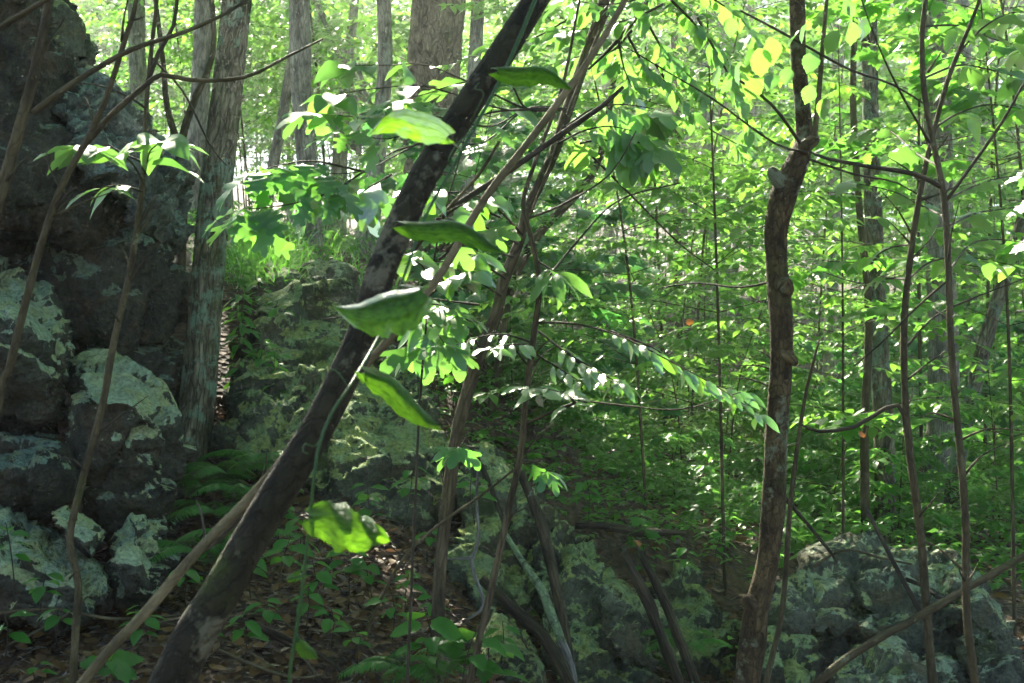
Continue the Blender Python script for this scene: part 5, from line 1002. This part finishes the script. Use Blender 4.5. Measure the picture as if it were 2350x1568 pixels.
SEED = [  # px, py, d, h, n, size, kind, label
    (575, 1345, 5.2, .16, 7, .10, 'small', 'low broad leaved seedling between the two leaning stems'), (640, 1330, 5.3, .18, 8, .10, 'small', 'dense seedling on litter right of the leaning stem'), (745, 1395, 5.1, .2, 9, .09, 'small', 'seedling with many small leaves right of the vine stem'), (800, 1370, 5.2, .22, 10, .09, 'small', 'seedling tuft under the ruffled vine leaf'),
    (860, 1385, 5.2, .2, 8, .085, 'small', 'seedling tuft just left of the curved tree foot'), (690, 1290, 5.6, .22, 8, .10, 'oval', 'seedling behind the vine stem'), (860, 1250, 5.8, .3, 10, .085, 'small', 'upright seedling behind the ruffled vine leaf'), (925, 1200, 5.9, .3, 10, .085, 'small', 'seedling below the mossy ledge'), (900, 1450, 4.9, .15, 6, .08, 'small', 'tiny seedling near the slim leaning shoot'),
    (1010, 1560, 4.6, .28, 7, .14, 'oval', 'large leaved seedling at the bottom edge'), (1060, 1600, 4.5, .26, 7, .15, 'oval', 'broad seedling at the bottom before the thin sapling'), (1120, 1620, 4.6, .26, 6, .13, 'oval', 'bottom edge seedling right of the thin sapling foot'), (960, 1590, 4.6, .22, 6, .11, 'oval', 'bottom seedling beside the small fern'),
    (35, 1330, 4.7, .22, 8, .085, 'small', 'arching seedling at the far left before the grey slab'), (90, 1395, 4.7, .14, 6, .08, 'small', 'second arching seedling before the grey slab'), (10, 1490, 4.3, .12, 4, .10, 'oval', 'single broad leaved seedling at the left edge'), (85, 1560, 4.4, .06, 4, .06, 'small', 'tiny seedling at the bottom left'), (255, 1570, 4.3, .10, 7, .10, 'round', 'crinkled leafy seedling at the foot of the leaning pole'), (340, 1440, 4.8, .10, 5, .08, 'small', 'small seedling just under the wedge boulder'), (425, 1365, 5.2, .12, 6, .085, 'small', 'dark seedling beside the pale pole'),
    (560, 800, 8.2, .3, 10, .12, 'long', 'leafy weed beside the oak trunk'), (610, 740, 8.8, .35, 12, .12, 'long', 'bushy weed on the crest beside the oak'), (660, 790, 8.5, .3, 10, .12, 'long', 'weed before the angular boulder'), (590, 880, 8.0, .3, 12, .12, 'long', 'dark weed clump on the mossy slab'), (640, 905, 7.9, .28, 10, .11, 'long', 'weed on the slab right of the dark clump'), (700, 730, 8.9, .2, 8, .10, 'long', 'weed under the rounded crest boulder'), (620, 960, 7.7, .25, 10, .11, 'long', 'low weed in the shade behind the leaning stem'), (575, 690, 9.1, .3, 10, .12, 'long', 'bright weed at the crest by the oak'),
    (540, 850, 8.0, .3, 12, .13, 'long', 'weed in the strip of shade right beside the oak'), (548, 770, 8.5, .3, 12, .13, 'long', 'weed half hidden by the oak edge'), (545, 930, 7.8, .3, 12, .12, 'long', 'weed low beside the oak'), (535, 700, 9.0, .35, 12, .13, 'long', 'tall weed under the sunny grass'),
    (950, 830, 8.3, .35, 12, .11, 'oval', 'dark leafy plant above the mossy slab'), (1000, 880, 8.1, .35, 12, .11, 'oval', 'dark ivy like plant above the curled vine leaf'), (1040, 920, 8.0, .3, 10, .10, 'oval', 'dark plant at the shoulder of the dark boulder'), (960, 890, 8.0, .25, 10, .10, 'oval', 'creeping plant over the slab edge'),
    (720, 1040, 7.3, .2, 7, .09, 'small', 'little plant on the slab beside the vine'), (1030, 1130, 6.2, .25, 8, .09, 'small', 'twiggy seedling left of the thin sapling'), (1090, 1180, 5.8, .2, 8, .085, 'small', 'seedling crossing the dark boulder'), (1000, 1420, 5.2, .1, 5, .07, 'small', 'small seedling at the curved tree foot'),
    (1560, 1330, 6.9, .2, 8, .085, 'small', 'seedling on the shadowed lichen boulder'), (1480, 1260, 7.0, .2, 9, .09, 'maple', 'seedling over the broken level log'), (1640, 1310, 7.2, .25, 9, .085, 'small', 'seedling just left of the knotty trunk'), (1700, 1560, 5.6, .2, 7, .08, 'small', 'seedling at the foot of the knotty trunk'), (1350, 1190, 7.0, .25, 10, .09, 'small', 'seedling over the tilted boulder top'), (1780, 1310, 6.9, .25, 8, .085, 'small', 'seedling behind the lichen spotted block'),
    (470, 1480, 4.6, 0.10, 5, .075, 'small', 'little low seedling beside the curved stick'),
    (620, 1440, 4.9, 0.12, 6, .075, 'small', 'little low seedling under the vine stem'),
    (700, 1430, 5.0, 0.14, 7, .075, 'small', 'little low seedling near the small vine leaf'),
    (560, 1500, 4.6, 0.16, 8, .075, 'small', 'little low seedling left of the vine foot'),
    (820, 1500, 4.8, 0.10, 5, .075, 'small', 'little low seedling right of the arched twig'),
    (760, 1460, 4.9, 0.12, 6, .075, 'small', 'little low seedling below the ruffled leaf'),
    (930, 1380, 5.3, 0.14, 7, .075, 'small', 'little low seedling beside the curved tree foot'),
    (640, 1220, 6.0, 0.16, 8, .075, 'small', 'little low seedling behind the dark fern'),
    (760, 1260, 5.8, 0.10, 5, .075, 'small', 'little low seedling below the mossy ledge edge'),
    (980, 1270, 5.7, 0.12, 6, .075, 'small', 'little low seedling at the pale twisted twig'),
    (1150, 1500, 5.3, 0.14, 7, .075, 'small', 'little low seedling before the thick dark log'),
    (310, 1500, 4.5, 0.16, 8, .075, 'small', 'little low seedling between the two leaning stems at the bottom'),
    (130, 1450, 4.6, 0.10, 5, .075, 'small', 'little low seedling beside the wavy sapling foot')]
for k, s_ in enumerate(SEED):
    t = seedling(*s_)
def frond(t, base, az, ln, seed):
    g = random.Random(seed); pos, dr, up, sz = [], [], [], []
    f = Vector((math.cos(az), math.sin(az), 0)); sd = Vector((-f.y, f.x, 0)); rows = []
    for k in range(13):
        u_ = k / 12; p = f * (ln * u_) + Vector((0, 0, ln * (.75 * u_ - .75 * u_ * u_))); rows.append((*p, .0018 * (1 - .8 * u_)))
    V1, f1, b1 = tube(rows, sides=4, step=.05, lump=0)
    st = link('frond', mk_mesh('rachis', V1, f1, vattr=b1), M['vine_stem'], t)
    for k in range(26):
        u_ = .12 + .88 * k / 26; p = f * (ln * u_) + Vector((0, 0, ln * (.75 * u_ - .75 * u_ * u_)))
        for s in (-1, 1):
            pos.append(p); dr.append(sd * s + f * .35 + Vector((0, 0, -.15))); up.append((g.gauss(0, .15), g.gauss(0, .15), 1)); sz.append(ln * .26 * math.sin(math.pi * min(1, (1 - u_) * .8 + .12)))
    V, ff, a = leaf_cloud(np.array(pos), np.array([tuple(x) for x in dr]), np.array(up, float), np.array(sz), 'pinna')
    link('blade', mk_mesh('blade', V, ff, attr=a), M['leaf_fern'], st)['kind'] = 'stuff'
for k, (px, py, d, ln, n, lb) in enumerate([(455, 1120, 6.9, .36, 8, 'big fern at the oak foot beside the dark boulder'), (520, 1090, 6.8, .34, 7, 'bright fern between the oak foot and the leaning stem'), (455, 1270, 5.7, .35, 6, 'small fern above the pale pole'), (560, 1240, 5.8, .3, 6, 'fern half hidden by the leaning stem'), (935, 1540, 4.7, .28, 7, 'little fern at the bottom centre'),
                                            (500, 1180, 6.4, .34, 7, 'lower fern under the oak foot ferns'), (560, 1130, 6.6, .32, 7, 'dark fern behind the middle of the leaning stem'), (600, 1060, 7.0, .35, 6, 'fern in the shade of the mossy slab'), (1580, 1480, 6.4, .3, 5, 'fern in the gap beside the shadowed boulder')]):
    t = thing('fern', P(px, py, d), lb, 'fern', 'ferns among the rocks')
    for j in range(n): frond(t, None, j * 6.283 / n + random.uniform(-.3, .3), ln * random.uniform(.75, 1.1), k * 20 + j)
# two dead orange leaves that stand out
for px, py, d, lb in [(1468, 1252, 6.3, 'bright orange dead leaf caught on the splintered log'), (1978, 1003, 9.0, 'orange dead leaf caught on the thin pale stem'), (1585, 745, 12, 'orange dead leaf hanging in the understory')]:
    o = link('dead_leaf', leaf_mesh('maple', 2, 'leaf_dead'), None, loc=P(px, py, d - .1)); s = .0065 * d; o.scale = (s, s, s); o.rotation_euler = (1.2, .3, random.uniform(0, 6)); tag(o, lb, 'leaf')

# ------------------------------------------------------------------ leaf litter, grass and ground cover that nobody could count
def on_ground(n, x0, x1, y0, y1, g):
    xy = np.column_stack([g.uniform(x0, x1, n), np.sqrt(g.uniform(y0 * y0, y1 * y1, n))]); return xy
def litter(name, n, px0, px1, d0, d1, size, seed, label):
    g = np.random.default_rng(seed); d = np.sqrt(g.uniform(d0 * d0, d1 * d1, n)); px = g.uniform(px0, px1, n)
    xy = np.column_stack([(px - W / 2) / F * d, d]); z = gz(xy) + g.uniform(.0, .03, n)
    a = g.uniform(0, 6.283, n); dr = np.column_stack([np.cos(a), np.sin(a), g.normal(0, .35, n)]); up = np.column_stack([g.normal(0, .45, n), g.normal(0, .45, n) - .15, np.ones(n)])
    V, f, at = leaf_cloud(np.column_stack([xy, z]), dr, up, g.uniform(.6, 1.3, n) * size, 'oak' if size < .1 and d1 < 8 else 'mid')
    tag(link(name, mk_mesh(name, V, f, attr=at), M['litter']), label, 'leaf litter', kind='stuff')
litter('leaf_litter', 32000, -250, 2450, 3.9, 8.0, .058, 5, 'brown dead leaves covering the slope among the sticks')
litter('leaf_litter', 14000, 1000, 2600, 7.5, 24, .10, 6, 'reddish dead leaves on the far slope beyond the low outcrop')
g = np.random.default_rng(77); n = 1500                    # grass tufts on the sunny crest
px = np.concatenate([g.normal(610, 45, n // 2), g.normal(760, 120, n // 2)]); d = np.concatenate([g.uniform(9.2, 11.0, n // 2), g.uniform(10, 14, n // 2)])
xy = np.column_stack([(px - W / 2) / F * d, d]); dr = np.column_stack([g.normal(0, .6, n), g.normal(0, .6, n), np.full(n, .9)])
V, f, at = leaf_cloud(np.column_stack([xy, gz(xy)]), dr, g.normal(size=(n, 3)), g.uniform(.25, .55, n), 'tiny')
V = V.reshape(n, -1, 3); c = V[:, :1]; V = (c + (V - c) * 1.0).reshape(-1, 3)
T = np.array([(-.012, 0, 0), (.012, 0, 0), (.008, .55, -.05), (-.008, .55, -.05), (0, 1, -.3)]); 
side = np.cross(dr, g.normal(size=(n, 3))); side /= np.linalg.norm(side, axis=1)[:, None]; dn = dr / np.linalg.norm(dr, axis=1)[:, None]; nr = np.cross(side, dn); L_ = g.uniform(.25, .6, n)
V = np.column_stack([xy, gz(xy)])[:, None] + L_[:, None, None] * (T[None, :, 0, None] * side[:, None] + T[None, :, 1, None] * dn[:, None]) + (L_[:, None, None] * T[None, :, 2, None]) * np.array((0, 0, 1.0)) * .9
off = np.arange(n)[:, None] * 5
tag(link('grass', mk_mesh('grass', V.reshape(-1, 3), [np.array([(0, 1, 2, 3)]) + off, np.array([(3, 2, 4)]) + off], attr=np.repeat(g.random(n), 5)), M['leaf_far']), 'thin sunlit grass on the crest beside the oak', 'grass', kind='stuff')
def cover(name, n, px0, px1, d0, d1, hmax, size, seed, label):
    """low herb layer: leaves in little flat rosettes a hand above the ground"""
    g = np.random.default_rng(seed); m = n // 6; d = np.sqrt(g.uniform(d0 * d0, d1 * d1, m)); px = g.uniform(px0, px1, m)
    xy = np.column_stack([(px - W / 2) / F * d, d]); keep = fbm(np.column_stack([xy * .55, np.zeros(m)]), 2, seed) > -.42; xy = xy[keep]; m = len(xy)
    c = np.column_stack([xy, gz(xy) + g.uniform(.05, hmax, m)]); c = np.repeat(c, 6, 0); n = len(c)
    a = g.uniform(0, 6.283, n); dr = np.column_stack([np.cos(a), np.sin(a), g.uniform(-.4, .15, n)]); up = np.column_stack([g.normal(0, .3, n), g.normal(0, .3, n), np.ones(n)])
    V, f, at = leaf_cloud(c + dr * size * .3, dr, up, g.uniform(.6, 1.2, n) * size, 'tiny')
    tag(link(name, mk_mesh(name, V, f, attr=at), M['leaf_far']), label, 'ground cover', kind='stuff')
cover('undergrowth', 100000, 960, 2600, 8.2, 26, .42, .085, 8, 'low green herbs and seedlings carpeting the far slope')
cover('undergrowth', 22000, -300, 1250, 10.5, 30, .35, .10, 9, 'low herbs on the hill behind the crest')

# ------------------------------------------------------------------ haze
hz, tt = newmat('haze')
pv = N(tt, 'ShaderNodeVolumePrincipled'); pv.inputs['Color'].default_value = (0.96, 0.98, 0.97, 1); pv.inputs['Density'].default_value = 0.0025; pv.inputs['Anisotropy'].default_value = 0.72
oo = N(tt, 'ShaderNodeOutputMaterial'); L(tt, pv.outputs[0], oo.inputs['Volume'])
bm = bmesh.new(); bmesh.ops.create_cube(bm, size=1.0); me = bpy.data.meshes.new('haze'); bm.to_mesh(me); bm.free()
HZ0, HZ1 = Vector((-85, -9, -4)), Vector((85, 146, 40))
hb = link('haze', me, hz, loc=(HZ0 + HZ1) / 2); hb.scale = HZ1 - HZ0
tag(hb, 'thin pale morning haze between the trees', 'haze', kind='stuff')
